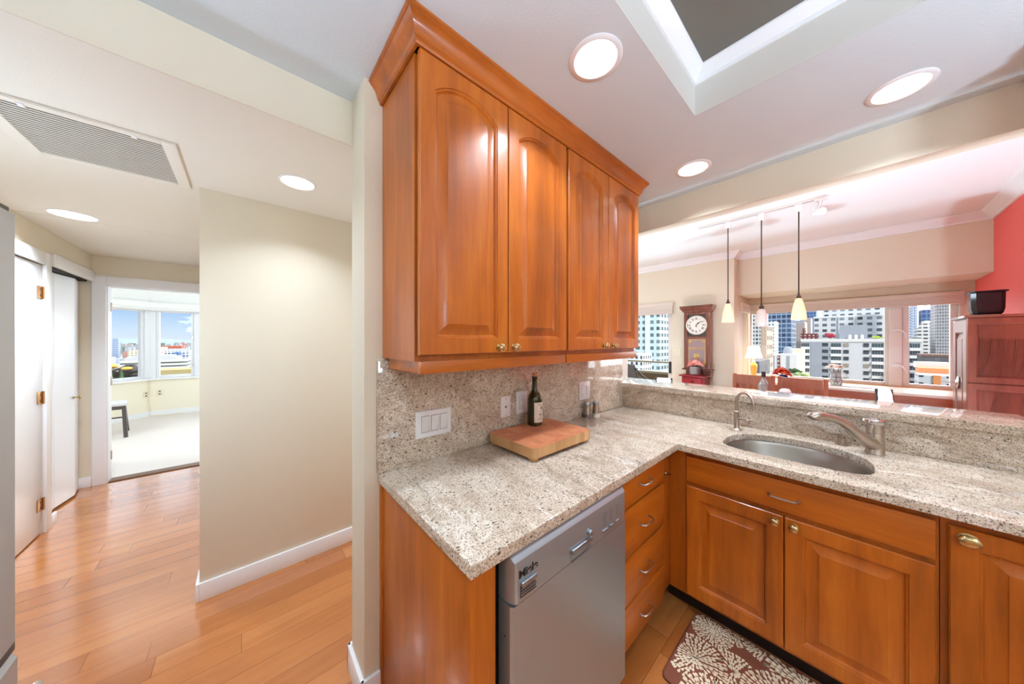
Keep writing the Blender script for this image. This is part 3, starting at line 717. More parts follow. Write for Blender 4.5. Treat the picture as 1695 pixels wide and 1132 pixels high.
b = MB(); b.box(-1.29, .527, 2.349, 2.728, 1.067, 1.107, .005, 3); b.box(-1.52, -1.29, 2.40, 2.728, 1.067, 1.107, .005, 3)
tag(b.build('bar_top', M_granite), 'raised polished granite bar top between kitchen and dining area', 'bar counter')

# ---- sink
t = thing('sink', 'oval stainless steel undermount sink in the granite worktop', 'sink', (-.196, 2.03, .70))
b = MB(); L = []
for off, z in ((.012, .8785), (.004, .8785), (.002, .875), (-.004, .86), (-.012, .74), (-.03, .712), (-.06, .703)): L.append([(x, y, z) for x, y in sink_outline(56, off)])
L.append([(-.196+(x+.196)*.2, 2.03+(y-2.03)*.25, .699) for x, y in sink_outline(56, -.06)])
b.loops(L, False, True); b.build('basin', M_basin, t, ang=60)
MB().lathe([(.012, .7005), (.038, .7005), (.042, .703), (.030, .704), (.022, .7015), (0, .7012)], (-.196, 2.02, 0), 'Z', 20).build('drain', M_chrome, t)
# ---- faucet
fx, fy = .078, 2.262
t = thing('faucet', 'brushed nickel pull-out faucet behind the right end of the sink', 'faucet', (fx, fy, .914))
b = MB(); b.lathe([(0, .9145), (.0335, .9145), (.0335, .918), (.0315, .922), (.0305, .965), (.0300, 1.006), (.0285, 1.012), (.0, 1.012)], (fx, fy, 0), 'Z', 30)
b.build('body', M_nickel, t)
tip = Vector((-.105, 2.06, 1.085)); b0 = Vector((fx+.004, fy+.003, .952))
dv = tip-b0
pts = [b0+dv*s+Vector((0, 0, h)) for s, h in ((0, -.004), (.10, .0), (.20, .004), (.32, .013), (.46, .025), (.60, .033), (.72, .033), (.82, .026), (.88, .020))]
MB().tube(pts, [.030, .0315, .0285, .0235, .0190, .0175, .0170, .0175, .0180], 18).build('spout', M_nickel, t)
p2 = [b0+dv*s+Vector((0, 0, h)) for s, h in ((.84, .024), (.88, .022), (.95, .017), (1.03, .006), (1.09, -.006), (1.115, -.016))]
MB().tube(p2, [.0175, .0225, .0240, .0250, .0240, .0190], 18, flat=.85).build('spray_head', M_nickel, t)
b = MB(); b.lathe([(0, 1.0125), (.0275, 1.0125), (.0285, 1.016), (.0285, 1.046), (.0270, 1.054), (0, 1.054)], (fx, fy, 0), 'Z', 30)
hd = b.build('handle_base', M_nickel, t)
b = MB(); ld = Vector((-.8, -.6, 0))
def hring(r, z, sh=0):
    o = []
    for k in range(32):
        a = 2*pi*k/32; u = Vector((cos(a), sin(a), 0)); st_ = 1+.32*max(0, u.dot(ld))
        o.append((fx+u.x*r*st_+ld.x*sh, fy+u.y*r*st_+ld.y*sh, z))
    return o
b.loops([hring(.026, 1.0535), hring(.0325, 1.060), hring(.0350, 1.070), hring(.0330, 1.078), hring(.0290, 1.081), hring(.0200, 1.081, .004), hring(.0180, 1.068, .004), hring(.008, 1.067, .004)])
b.build('lever_ring', M_chrome, hd)
# ---- filtered water tap
t = thing('water_tap', 'small nickel gooseneck tap behind the left end of the sink', 'tap', (-.461, 2.237, .914))
b = MB(); b.lathe([(0, .9145), (.024, .9145), (.024, .917), (.016, .923), (.0135, .928), (.0135, 1.018), (.0165, 1.021), (.0165, 1.027), (.011, 1.031), (0, 1.031)], (-.461, 2.237, 0), 'Z', 22); b.build('stem', M_nickel, t)
d = Vector((.094, -.077, 0)); o0 = Vector((-.461, 2.237, 1.028)); pts = [o0, o0+Vector((0, 0, .05))]
for k in range(1, 13):
    a = pi*k/12; pts.append(o0+Vector((0, 0, .062))+d*(.5-.5*cos(a))+Vector((0, 0, .058*sin(a))))
pts.append(o0+d+Vector((0, 0, .045)))
MB().tube(pts, .0085, 12).tube([o0+d+Vector((0, 0, .058)), o0+d+Vector((0, 0, .036))], .0115, 12).build('spout', M_nickel, t)
b = MB(); b.tube([(-.461, 2.237, .985), (-.448, 2.232, .985), (-.42, 2.222, .985), (-.395, 2.213, .985)], [.010, .007, .006, .006], 10); b.lathe([(0, -.008), (.011, -.004), (.011, .004), (0, .008)], (-.395, 2.213, .985), 'X', 14)
b.tube([(-.395, 2.213, .963), (-.395, 2.213, 1.007)], .0045, 8); b.tube([(-.401, 2.193, .985), (-.389, 2.233, .985)], .0045, 8)
for q in ((0, 0, .022), (0, 0, -.022), (-.006, -.02, 0), (.006, .02, 0)): b.ball((-.395+q[0], 2.213+q[1], .985+q[2]), .0065, 2)
b.build('cross_handle', M_nickel, t)
# ---- soap dispenser
t = thing('soap_dispenser', 'nickel soap dispenser pump behind the faucet spout', 'soap dispenser', (-.03, 2.325, .914))
MB().lathe([(0, .9145), (.026, .9145), (.026, .9165), (.016, .919), (.0145, .921), (.0145, .948), (0, .948)], (-.03, 2.325, 0), 'Z', 20).build('collar', M_nickel, t)
b = MB(); b.lathe([(0, .948), (.0105, .948), (.0105, .952), (.0145, .954), (.0145, .966), (0, .968)], (-.03, 2.325, 0), 'Z', 20); b.tube([(-.03, 2.325, .961), (-.06, 2.30, .966), (-.092, 2.274, .966)], [.0055, .0042, .0035], 8); b.build('pump', M_nickel, t)

# ---- wall plates on the backsplash
XS = -1.269
t = thing('switch_plate', 'white three-gang rocker switch plate on the granite backsplash', 'light switch', (XS, .645, 1.08))
pm = MB().loops([[(XS+d, y, z) for y, z in ((.558+i, 1.02+i), (.733-i, 1.02+i), (.733-i, 1.141-i), (.558+i, 1.141-i))] for d, i in ((0.0003, 0), (.004, 0), (.007, .004))])
for y in (.602, .647, .692): pm.box(XS+.0066, XS+.0073, y-.0192, y+.0192, 1.0443, 1.1187, mi=1)  # grey rims put gap shading round the rockers
pm.build('plate', [M_white, M_greyprint_gap], t)
for y in (.602, .647, .692):
    MB().loops([[(XS+.0072, y-.0175, 1.046), (XS+.0072, y+.0175, 1.046), (XS+.0072, y+.0175, 1.117), (XS+.0072, y-.0175, 1.117)], [(XS+.008, y-.016, 1.047), (XS+.008, y+.016, 1.047), (XS+.0135, y+.016, 1.116), (XS+.0135, y-.016, 1.116)]]).build('rocker', M_white, t)
t = thing('jack_plate', 'white phone jack wall plate left of the wine bottle', 'wall plate', (XS, 1.075, 1.09))
MB().loops([[(XS+d, y, z) for y, z in ((1.041+i, 1.034+i), (1.110-i, 1.034+i), (1.110-i, 1.147-i), (1.041+i, 1.147-i))] for d, i in ((0.0003, 0), (.004, 0), (.006, .003))]).build('plate', M_white, t)
MB().lathe([(0, 0), (.006, 0), (.006, .003), (.003, .005), (0, .005)], (XS+.006, 1.0755, 1.09), 'X', 12).build('jack', M_greyprint_gap, t)
for z in (1.047, 1.134): MB().lathe([(0, 0), (.0028, 0), (.002, .001), (0, .0012)], (XS+.006, 1.0755, z), 'X', 10).build('screw', M_greyprint_gap, t)
def outlet(label, y0, y1, z0, z1, ys, gang_sw=None):
    t = thing('outlet_plate', label, 'power outlet', (XS, (y0+y1)/2, (z0+z1)/2))
    MB().loops([[(XS+d, y, z) for y, z in ((y0+i, z0+i), (y1-i, z0+i), (y1-i, z1-i), (y0+i, z1-i))] for d, i in ((0.0003, 0), (.004, 0), (.006, .003))]).build('plate', M_white, t)
    s = MB(); zc = (z0+z1)/2; s.box(XS+.0055, XS+.0065, ys-.0182, ys+.0182, zc-.0362, zc+.0362, mi=1); s.box(XS+.006, XS+.0082, ys-.017, ys+.017, zc-.035, zc+.035, .001)  # slightly larger grey box paints the shaded gap round the socket
    for dz in (-.019, .019):
        s.box(XS+.0080, XS+.0084, ys-.008, ys-.006, zc+dz-.004, zc+dz+.006, mi=1); s.box(XS+.0080, XS+.0084, ys+.006, ys+.008, zc+dz-.004, zc+dz+.005, mi=1); s.box(XS+.0080, XS+.0084, ys-.002, ys+.002, zc+dz-.012, zc+dz-.008, mi=1)
    s.box(XS+.0080, XS+.0086, ys-.005, ys+.005, zc-.004, zc+.004, mi=2)
    s.build('socket', [M_white, M_greyprint_gap, M_stone], t)
    if gang_sw: box(XS+.006, XS+.010, gang_sw-.016, gang_sw+.016, zc-.033, zc+.033, .001).build('rocker', M_white, t)
    return t
outlet('white outlet plate half hidden behind the wine bottle', 1.157, 1.243, 1.036, 1.162, 1.195)
outlet('white double plate with outlet and switch above the shakers', 1.756, 1.884, 1.034, 1.163, 1.79, 1.85)

# ---- things on the worktop
t = thing('cutting_board', 'thick end-grain wooden cutting board on feet on the worktop', 'cutting board', (-1.087, 1.168, .914))
pl = []
X0, X1, Y0, Y1 = -1.25, -.922, .945, 1.39
for cx, cy, a0 in ((X1-.022, Y1-.022, 0), (X0+.022, Y1-.022, 90), (X0+.022, Y0+.022, 180), (X1-.022, Y0+.022, 270)):
    for k in range(7): a = radians(a0+k*15); pl.append((cx+.022*cos(a), cy+.022*sin(a)))
MB().prism(pl, 'XY', .932, .979).build('board', M_butcher, t, ang=50)
for x in (X0+.03, X1-.03):
    for y in (Y0+.03, Y1-.03): MB().lathe([(0, .9142), (.018, .9142), (.024, .924), (.027, .932), (0, .932)], (x, y, 0), 'Z', 16).build('foot', M_butcher, t)
bx, by = -1.188, 1.226
t = thing('wine_bottle', 'dark green wine bottle with a cork standing on the cutting board', 'bottle', (bx, by, .979))
MB().lathe([(0, .981), (.034, .9792), (.0415, .985), (.0425, 1.0), (.0425, 1.118), (.040, 1.136), (.032, 1.153), (.021, 1.168), (.0155, 1.185), (.0142, 1.235), (.0150, 1.240), (.0160, 1.243), (.0160, 1.250), (.0150, 1.2535), (.0110, 1.2535), (.0108, 1.19), (.020, 1.163), (.0385, 1.128), (.0395, 1.0), (.035, .988), (0, .986)], (bx, by, 0), 'Z', 36).build('glass', M_bottle, t, ang=60)
MB().lathe([(0, 1.228), (.0100, 1.228), (.0105, 1.254), (.0135, 1.256), (.0135, 1.274), (0, 1.275)], (bx, by, 0), 'Z', 18).build('cork', M_cork, t)
def arc_patch(mb, r, a0, a1, z0, z1, n=18, mi=0):
    L = [[(bx+rr*cos(a0+(a1-a0)*k/n), by+rr*sin(a0+(a1-a0)*k/n), z) for rr, z in ((r, z0), (r+.0006, z0), (r+.0006, z1), (r, z1))] for k in range(n+1)]
    return mb.loops(L, mi=mi)
lb = MB(); A0, A1 = radians(-50), radians(42); arc_patch(lb, .0428, A0, A1, 1.002, 1.112)
def onlab(a, z, wd, hh, mi=1): arc_patch(lb, .0433, a-wd/.0434/2, a+wd/.0434/2, z-hh/2, z+hh/2, 4, mi)
for a, z, wd, hh in ((.0, 1.100, .03, .0025), (.1, 1.062, .022, .002), (.1, 1.048, .028, .004), (.1, 1.040, .024, .003), (.15, 1.032, .02, .002), (0, 1.022, .035, .0018), (0, 1.014, .03, .0015), (.1, 1.024, .012, .0015)): onlab(a, z, wd, hh)
for k in range(10):
    aa = 2*pi*k/10; onlab(.25+cos(aa)*.0075/.0434, 1.081+sin(aa)*.0085, .0042, .0042)
onlab(.25, 1.081, .006, .006)
lb.build('label', [M_label, M_ink], t)
def shaker(x, y, label, fill):
    t = thing('shaker', label, 'shaker', (x, y, .914), 'salt and pepper shakers')
    MB().lathe([(0, .9145), (.0255, .9145), (.0255, .938), (.0235, .940), (0, .940)], (x, y, 0), 'Z', 24).build('base', fill, t)
    MB().lathe([(.020, .940), (.0255, .9405), (.0255, .945), (.0225, .97), (.0215, 1.004), (.0225, 1.006), (0, 1.006)], (x, y, 0), 'Z', 24).build('sleeve', M_nickel, t)
    c = MB().lathe([(0, 1.0065), (.0245, 1.0065), (.0250, 1.012), (.0225, 1.019), (.014, 1.0245), (0, 1.026)], (x, y, 0), 'Z', 24)
    c.build('lid', M_steel, t)
shaker(-1.238, 1.808, 'steel shaker with a clear brown-filled base, the nearer of two', M_pewter)
shaker(-1.205, 1.868, 'steel shaker with a white salt-filled base, the farther of two', M_stone)

# ---- kitchen mat: cream dahlia print on rust brown
MX0, MX1, MY0, MY1, MZ = -.548, .42, 1.345, 1.812, .013
def mat_poly(i): 
    o = []
    r = .03
    for cx, cy, a0 in ((MX1-r, MY1-r, 0), (MX0+r, MY1-r, 90), (MX0+r, MY0+r, 180), (MX1-r, MY0+r, 270)):
        for k in range(6): a = radians(a0+k*18); o.append((cx+(r-i)*cos(a), cy+(r-i)*sin(a)))
    return o
b = MB(); b.loops([[(x, y, z) for x, y in mat_poly(i)] for z, i in ((.0005, 0), (.007, 0))], mi=1); b.loops([[(x, y, z) for x, y in mat_poly(i)] for z, i in ((.007, 0), (MZ-.002, .003), (MZ, .008))], False, True)
rnd = random.Random(4)
dah = [(-.545, 1.79, .115, .030, .6), (-.40, 1.80, .085, .012, 0), (-.26, 1.83, .10, .016, 0), (-.12, 1.74, .14, .026, 0), (-.34, 1.59, .10, .024, 0), (-.455, 1.735, .090, .0165, 0), (-.47, 1.53, .125, .024, 0), (-.17, 1.58, .145, .027, 0), (-.35, 1.38, .13, .024, 0), (.06, 1.50, .15, .027, 0), (.10, 1.74, .10, .018, 0), (-.10, 1.37, .12, .024, 0), (.28, 1.62, .14, .026, 0), (.25, 1.38, .12, .02, 0), (.40, 1.79, .1, .02, 0)]
def drop(c, ang, ln, wd):
    ca, sa = cos(ang), sin(ang); o = []
    for u, v in ((0, 0), (.35, .22), (.62, .42), (.82, .45), (.95, .3), (1, 0), (.95, -.3), (.82, -.45), (.62, -.42), (.35, -.22)):
        x, y = u*ln, v*wd; o.append((c[0]+ca*x-sa*y, c[1]+sa*x+ca*y))
    return o
for di, (cx, cy, R, pl_, _) in enumerate(dah):
    r = R; ring = 0
    while r > pl_*.55:
        n = max(5, int(2*pi*r/(pl_*.62)))
        for k in range(n):
            a = 2*pi*(k+.5*(ring % 2))/n+rnd.uniform(-.05, .05); bx_, by_ = cx+cos(a)*(r-pl_), cy+sin(a)*(r-pl_)
            tx, ty = cx+cos(a)*(r-pl_*.4), cy+sin(a)*(r-pl_*.4)
            if any((tx-q[0])**2+(ty-q[1])**2 < (q[2]*1.03)**2 for q in dah[di+1:]): continue
            D = drop((bx_, by_), a+rnd.uniform(-.22, .22), pl_*rnd.uniform(.85, 1.0), pl_*.50)
            if all(MX0+.006 < x < MX1-.006 and MY0+.006 < y < MY1-.006 for x, y in D): b.raw([(x, y, MZ+.0003) for x, y in D], [tuple(range(10))], 2)
        r -= pl_*.74; ring += 1
tag(b.build('kitchen_mat', [M_matbrown, M_matedge, M_matcream]), 'rust brown kitchen mat with cream dahlia print before the sink', 'mat')

# ---- refrigerator at the left edge
t = thing('refrigerator', 'grey steel refrigerator seen edge-on at the left of the photo', 'refrigerator', (-1.0, -.8, 0))
box(-1.45, -.6, -1.13, -.50, .02, 1.77, .006).build('body', M_fridge, t)
MB().loops([[(x, y, z) for x, y in ((-1.455, -.497), (-.6, -.497), (-.6, -.46), (-.605, -.45), (-1.447, -.45), (-1.455, -.458))] for z in (.672, 1.783)]).build('door', M_fridge, t)
d = MB().loops([[(x, y, z) for x, z in ((-1.452, .09), (-.603, .09), (-.603, .645), (-1.452, .645))] for y in (-.497, -.46)]+[[(x, -.446, z) for x, z in ((-1.446, .095), (-.609, .095), (-.609, .630), (-1.446, .630))]]).build('freezer_drawer', M_fridge, t)
MB().tube([(-1.31, -.446, .585), (-1.325, -.41, .588), (-1.355, -.395, .588), (-1.30, -.388, .588), (-1.0, -.386, .588), (-.72, -.39, .588), (-.69, -.42, .588), (-.69, -.446, .588)], [.012, .012, .013, .013, .013, .013, .012, .012], 12).build('handle', mat('fridge_handle_steel', '#d9d4cb', .25, .8), d)
box(-1.453, -.61, -.48, -.452, .648, .669).build('seal', M_charcoal, t)
MB().loops([[(x, y, z) for x, y in ((-1.452, -.55), (-1.30, -.55), (-1.30, -.462), (-1.445, -.458))] for z in (1.783, 1.80)]+[[(x, y, 1.806) for x, y in ((-1.44, -.545), (-1.31, -.545), (-1.31, -.47), (-1.432, -.468))]]).build('hinge_cover', mat('dark_hinge_cover', '#332c29', .35), t)

# ---- ceiling: recessed lights, return-air grille
def downlight(x, y, z, label, r=.075, ro=.097, w=DOWNLIGHT_W, shown=True):
    t = thing('recessed_light', label, 'ceiling light', (x, y, z), 'recessed ceiling lights')
    MB().lathe([(r, -.001), (r+.004, -.006), (ro-.006, -.005), (ro, -.0015), (ro, -.0005)], (x, y, z), 'Z', 40).build('trim_ring', M_trim, t)
    MB().lathe([(0, -.0035), (r, -.0035), (r+.002, -.001), (0, -.001)], (x, y, z), 'Z', 40).build('lens', M_lens, t)
    l = bpy.data.lights.new('lamp', 'AREA'); l.shape = 'DISK'; l.size = r*1.9; l.energy = w; l.color = LAMP_TINT; l.spread = radians(125)
    lo = bpy.data.objects.new('lamp', l); COL.objects.link(lo); lo.parent = t; lo.location = (0, 0, -.008)
downlight(-.634, .98, 2.51, 'lit recessed ceiling light closest to the cabinet crown, beside the tray recess')
downlight(-.641, 2.05, 2.51, 'small lit recessed ceiling light past the end of the wall cabinets')
downlight(.138, 2.046, 2.51, 'lit recessed ceiling light near the beam at the right')
for x, y in ((1.0, 2.04), (1.6, .98), (-.85, -.25), (.2, -.95), (1.6, -.5)):  # extra ceiling lights, added out of sight to brighten the kitchen
    downlight(x, y, 2.51, 'added recessed kitchen fill light outside the view')
downlight(-1.998, .213, 2.317, 'lit recessed light in the hall ceiling above the cream wall', .072, .085, HALL_W)
downlight(-3.535, -.882, 2.317, 'lit flush light in the hall ceiling by the white doors', .098, .106, HALL_W*4)
for x, y in ((-1.95, 1.4),): downlight(x, y, 2.317, 'added recessed hall fill light outside the view', w=HALL_W*1.5)  # unseen hall light, added for more brightness
for x, y in ((-3.2, 3.3), (-3.9, 4.3), (-2.3, 3.0)): downlight(x, y, ZC, 'added recessed living room fill light outside the view', w=8)  # unseen living room lights, added as fill
t = thing('return_air_grille', 'large louvred return-air grille in the hall ceiling', 'vent grille', (-2.21, -.48, 2.317))
gx0, gx1, gy0, gy1, gz = -2.465, -1.955, -.735, -.228, 2.317
b = MB(); F_ = .045
b.box(gx0, gx1, gy0, gy0+F_, gz-.012, gz-.0005, .003); b.box(gx0, gx1, gy1-F_, gy1, gz-.012, gz-.0005, .003); b.box(gx0, gx0+.03, gy0+F_, gy1-F_, gz-.012, gz-.0005, .003); b.box(gx1-.03, gx1, gy0+F_, gy1-F_, gz-.012, gz-.0005, .003)
b.build('frame', M_hallceil, t)
box(gx0+.02, gx1-.02, gy0+.03, gy1-.03, gz-.0025, gz-.0005).build('backing', mat('grille_shadow', '#39332b', .9), t)
n = 24
for k in range(n):
    x = gx0+.036+(gx1-gx0-.072)*k/(n-1)
    s = MB(); s.loops([[(x-.0066, y, gz-.0075), (x-.0060, y, gz-.0055), (x+.0066, y, gz-.0075), (x+.0062, y, gz-.0100)] for y in (gy0+F_-.004, gy1-F_+.004)]); s.build('slat', M_hallceil, t)
for y in (gy0+.13, gy1-.12): box(gx1-.035, gx1-.012, y-.008, y+.008, gz-.016, gz-.012, .001).build('clip', M_trim, t)

# invented opal globe lamps, out of sight, added to brighten the rooms
def globe(x, y, z, zc, r, e, label):
    t = thing('fill_globe_lamp', label, 'lamp', (x, y, zc), 'added opal globe fill lamps')
    MB().tube([(x, y, z+r*.9), (x, y, zc)], .008, 8).build('stem', M_trim, t)
    MB().ball((x, y, z), r, 3).build('globe', mat('fill_globe_glow', '#ffffff', .4, emit=((.64, .82, 1.0), e*FILL_GLOBE)), t)
globe(1.3, .55, 1.75, 2.70, .14, 30, 'added opal globe fill lamp hanging in the kitchen outside the view')
def bowl(x, y, z, zc, w, label):  # made-up hanging bowls, unseen, added to throw light on the ceiling
    t = thing('fill_bowl_uplight', label, 'lamp', (x, y, zc), 'added hanging bowl fill uplights')
    MB().lathe([(0, z-.06), (.06, z-.055), (.12, z-.02), (.15, z+.02), (.146, z+.02), (.115, z-.015), (0, z-.02)], (x, y, 0), 'Z', 28).build('bowl', M_trim, t)
    for k in range(3): MB().tube([(x+.14*cos(k*2.09), y+.14*sin(k*2.09), z+.02), (x, y, zc)], .003, 6).build('cord', M_nickel, t)
    l = bpy.data.lights.new('lamp', 'AREA'); l.shape = 'DISK'; l.size = .2; l.energy = w; l.color = (.72, .93, 1.14)
    lo = bpy.data.objects.new('lamp', l); COL.objects.link(lo); lo.parent = t; lo.location = (0, 0, z-zc); lo.rotation_euler = (pi, 0, 0)
bowl(1.5, 1.1, 1.7, 2.70, 52, 'added white bowl fill uplight hanging at the right of the kitchen outside the view')
bowl(-.28, -.5, 1.75, 2.51, 7, 'added white bowl fill uplight hanging behind the viewer near the refrigerator')
bowl(.9, -.75, 1.75, 2.51, 66, 'added white bowl fill uplight hanging over the kitchen floor behind the viewer')
globe(-2.0, -.9, 1.45, 2.317, .10, 62, 'added opal globe fill lamp hanging in the hall outside the view')
globe(-3.3, 3.5, 1.9, 2.65, .17, 30, 'added opal globe fill lamp hanging in the living area left of the dining table')
for x in (-1.2, -.35, .5):  # invented domes, hidden by the beam, added to light the dining room
    t = thing('fill_dome_light', 'added opal dome fill light on the dining ceiling hidden behind the beam', 'ceiling light', (x, 2.62, 2.65), 'added dome fill lights hidden behind the beam')
    MB().lathe([(0, 2.6495), (.10, 2.6495), (.10, 2.635), (0, 2.635)], (x, 2.62, 0), 'Z', 28).build('mount', M_trim, t)
    MB().lathe([(.09, 2.6348), (.088, 2.60), (.07, 2.565), (.04, 2.545), (0, 2.54)], (x, 2.62, 0), 'Z', 28).build('dome', mat('fill_dome_glow', '#ffffff', .4, emit=('#eaf3ff', 30)), t)
globe(-6.6, 1.2, 1.9, 2.44, .18, 90, 'added opal globe fill lamp hanging in the bedroom outside the view')
globe(-6.4, -2.3, 1.9, 2.44, .14, 66, 'added opal globe fill lamp hanging in the bedroom corner outside the view')

for x in (-1.47, -.55, .46):  # unseen cans added to brighten the dining ceiling from below
    t = thing('fill_floor_uplight', 'added round floor fill uplight can hidden behind the bar', 'lamp', (x, 3.0, 0), 'added floor fill uplights hidden behind the bar')
    MB().lathe([(0, 0), (.075, 0), (.075, .17), (.068, .17), (.068, .15), (0, .15)], (x, 3.0, 0), 'Z', 24).build('can', M_charcoal, t)
    l = bpy.data.lights.new('lamp', 'AREA'); l.shape = 'DISK'; l.size = .12; l.energy = 29; l.color = (.63, .94, 1.12)
    lo = bpy.data.objects.new('lamp', l); COL.objects.link(lo); lo.parent = t; lo.location = (0, 0, .16); lo.rotation_euler = (pi, 0, 0)
# ---------------------------------------------------------------- dining side
TY = 3.562
t = thing('track_light', 'white ceiling track over the dining table carrying pendants and a spotlight', 'track light', (-.6, TY, ZC))
b = MB(); b.box(-1.055, -.135, TY-.017, TY-.006, ZC-.022, ZC-.0005, .002); b.box(-1.055, -.135, TY+.006, TY+.017, ZC-.022, ZC-.0005, .002); b.box(-1.055, -.135, TY-.006, TY+.006, ZC-.008, ZC-.0005, .001, mi=1); b.box(-1.06, -1.05, TY-.018, TY+.018, ZC-.023, ZC-.0005, .002)
b.build('track', [M_winframe, M_greyprint_gap], t)
b = MB(); b.box(-.20, -.13, TY-.019, TY+.019, ZC-.034, ZC-.0222, .003); b.build('end_feed', M_trim, t)
def pendant(x, label, shade, cap, lit, cz):
    t = thing('pendant_light', label, 'pendant light', (x, TY, ZC-.023), 'pendant lights on the white track')
    MB().box(x-.022, x+.022, TY-.017, TY+.017, ZC-.085, ZC-.0225, .004).build('track_adapter', M_trim, t)
    MB().tube([(x, TY, ZC-.08), (x, TY, 2.2), (x, TY, cz)], .0048, 8).build('rod', M_bronze, t)
    MB().lathe(cap, (x, TY, 0), 'Z', 24).build('cap', M_bronze, t)
    MB().lathe(shade, (x, TY, 0), 'Z', 32).build('shade', M_lit if lit else M_opal, t, ang=60)
cone = [(0, 1.822), (.014, 1.822), (.022, 1.812), (.033, 1.77), (.043, 1.72), (.049, 1.67), (.0515, 1.637), (.0485, 1.637), (.046, 1.67), (.040, 1.72), (.030, 1.77), (.017, 1.812), (0, 1.812)]
capc = [(0, 1.87), (.005, 1.868), (.009, 1.85), (.0165, 1.826), (.0165, 1.821), (0, 1.821)]
barrel = [(0, 1.748), (.020, 1.748), (.029, 1.738), (.036, 1.71), (.041, 1.67), (.041, 1.64), (.037, 1.60), (.033, 1.585), (.030, 1.585), (.034, 1.60), (.038, 1.64), (.038, 1.67), (.033, 1.71), (.026, 1.738), (0, 1.74)]
capb = [(0, 1.80), (.006, 1.797), (.008, 1.782), (.016, 1.775), (.0185, 1.768), (.0185, 1.758), (.015, 1.747), (0, 1.747)]
pendant(-.803, 'lit cone-shaped glass pendant, leftmost of three, near the wall clock', cone, capc, True, 1.86)
pendant(-.546, 'unlit barrel-shaped white glass pendant, middle of the three', barrel, capb, False, 1.79)
pendant(-.296, 'lit cone-shaped glass pendant, rightmost of three, nearest the spotlight', cone, capc, True, 1.86)
t = thing('spotlight', 'small white lit spotlight head at the right end of the ceiling track', 'spotlight', (-.165, TY, ZC-.035))
b = MB(); b.tube([(-.165, TY, ZC-.034), (-.168, TY, ZC-.075), (-.19, TY, ZC-.11)], [.016, .011, .010], 10); b.tube([(-.205, TY-.005, ZC-.085), (-.205, TY-.008, ZC-.135)], .007, 8); b.build('arm', M_trim, t)
MB().tube([(-.205, TY, ZC-.128), (-.175, TY-.02, ZC-.132), (-.150, TY-.035, ZC-.136)], [.018, .026, .030], 16).build('head', M_trim, t)
MB().tube([(-.1505, TY-.0348, ZC-.1359), (-.146, TY-.038, ZC-.1366)], [.027, .027], 16).build('bulb', M_lens, t)

# wall clock
t = thing('wall_clock', 'tall wooden regulator wall clock with round white dial', 'wall clock', (-1.46, 4.92, 1.42))
cx0, cx1, yF, yB = -1.62, -1.29, 4.80, 4.919
b = MB(); b.box(cx0, cx0+.05, yF, yB, 1.05, 1.87, .005); b.box(cx1-.05, cx1, yF, yB, 1.05, 1.87, .005); b.box(cx0+.05, cx1-.05, yF, yB, 1.05, 1.11, .005); b.box(cx0+.05, cx1-.05, yF+.004, yB, 1.485, 1.515, .003); b.box(cx0+.05, cx1-.05, yF, yB, 1.83, 1.87, .003); b.box(cx0+.04, cx1-.04, yB-.02, yB, 1.05, 1.87)
b.build('case', M_armoire, t)
KP = [(0, 1.865), (.012, 1.868), (.014, 1.885), (.03, 1.90), (.042, 1.93), (.045, 1.955), (0, 1.955)]
ring_mould(KP, [lambda o, z: (cx0-o, yB, z), lambda o, z: (cx0-o, yF-o, z), lambda o, z: (cx1+o, yF-o, z), lambda o, z: (cx1+o, yB, z)], False).build('cornice', M_armoire, t)
ring_mould([(0, 1.035), (.018, 1.035), (.018, 1.052), (0, 1.06)], [lambda o, z: (cx0-o, yB, z), lambda o, z: (cx0-o, yF-o, z), lambda o, z: (cx1+o, yF-o, z), lambda o, z: (cx1+o, yB, z)], False).build('ledge', M_armoire, t)
low = [(cx0+.02, 1.035), (cx1, 1.035), (cx1+.004, .93), (cx1-.03, .925), (cx1-.045, .955), (cx1-.075, .965), (cx1-.09, .95), (cx1-.12, .955), (cx1-.165, .94), (cx1-.21, .955), (cx1-.24, .95), (cx1-.255, .965), (cx1-.285, .97), (cx1-.31, .985)]
MB().prism(low, 'XZ', yF+.02, yB).build('lower_bracket', M_armoire, t)
box(cx0+.05, cx1-.05, yF+.02, yF+.03, 1.515, 1.83).build('dial_backing', M_clockback, t)
CX, CZ, CR = -1.457, 1.678, .132
d = MB().lathe([(0, 0), (CR-.012, 0), (CR-.01, -.006), (CR, -.006), (CR+.004, .0), (CR+.004, .016), (0, .016)], (CX, yF+.002, CZ), 'Y', 48).build('dial', M_clockface, t)
k = MB()
for i, s in enumerate(('XII', 'I', 'II', 'III', 'IIII', 'V', 'VI', 'VII', 'VIII', 'IX', 'X', 'XI')):
    a = 2*pi*i/12; u = Vector((sin(a), 0, cos(a))); r_ = Vector((cos(a), 0, -sin(a)))
    k.text(s, .040, Vector((CX, yF+.0005, CZ))+u*.088, r_, u, sx=.75, bold=.0006)
for i in range(60):
    a = 2*pi*i/60; u = Vector((sin(a), 0, cos(a))); r_ = Vector((cos(a), 0, -sin(a))); o_ = Vector((CX, yF+.0015, CZ)); w_ = .0022 if i % 5 == 0 else .001
    k.raw([o_+u*.112-r_*w_, o_+u*.112+r_*w_, o_+u*.119+r_*w_, o_+u*.119-r_*w_], [(0, 1, 2, 3)])
k.build('numerals', M_darkprint, d)
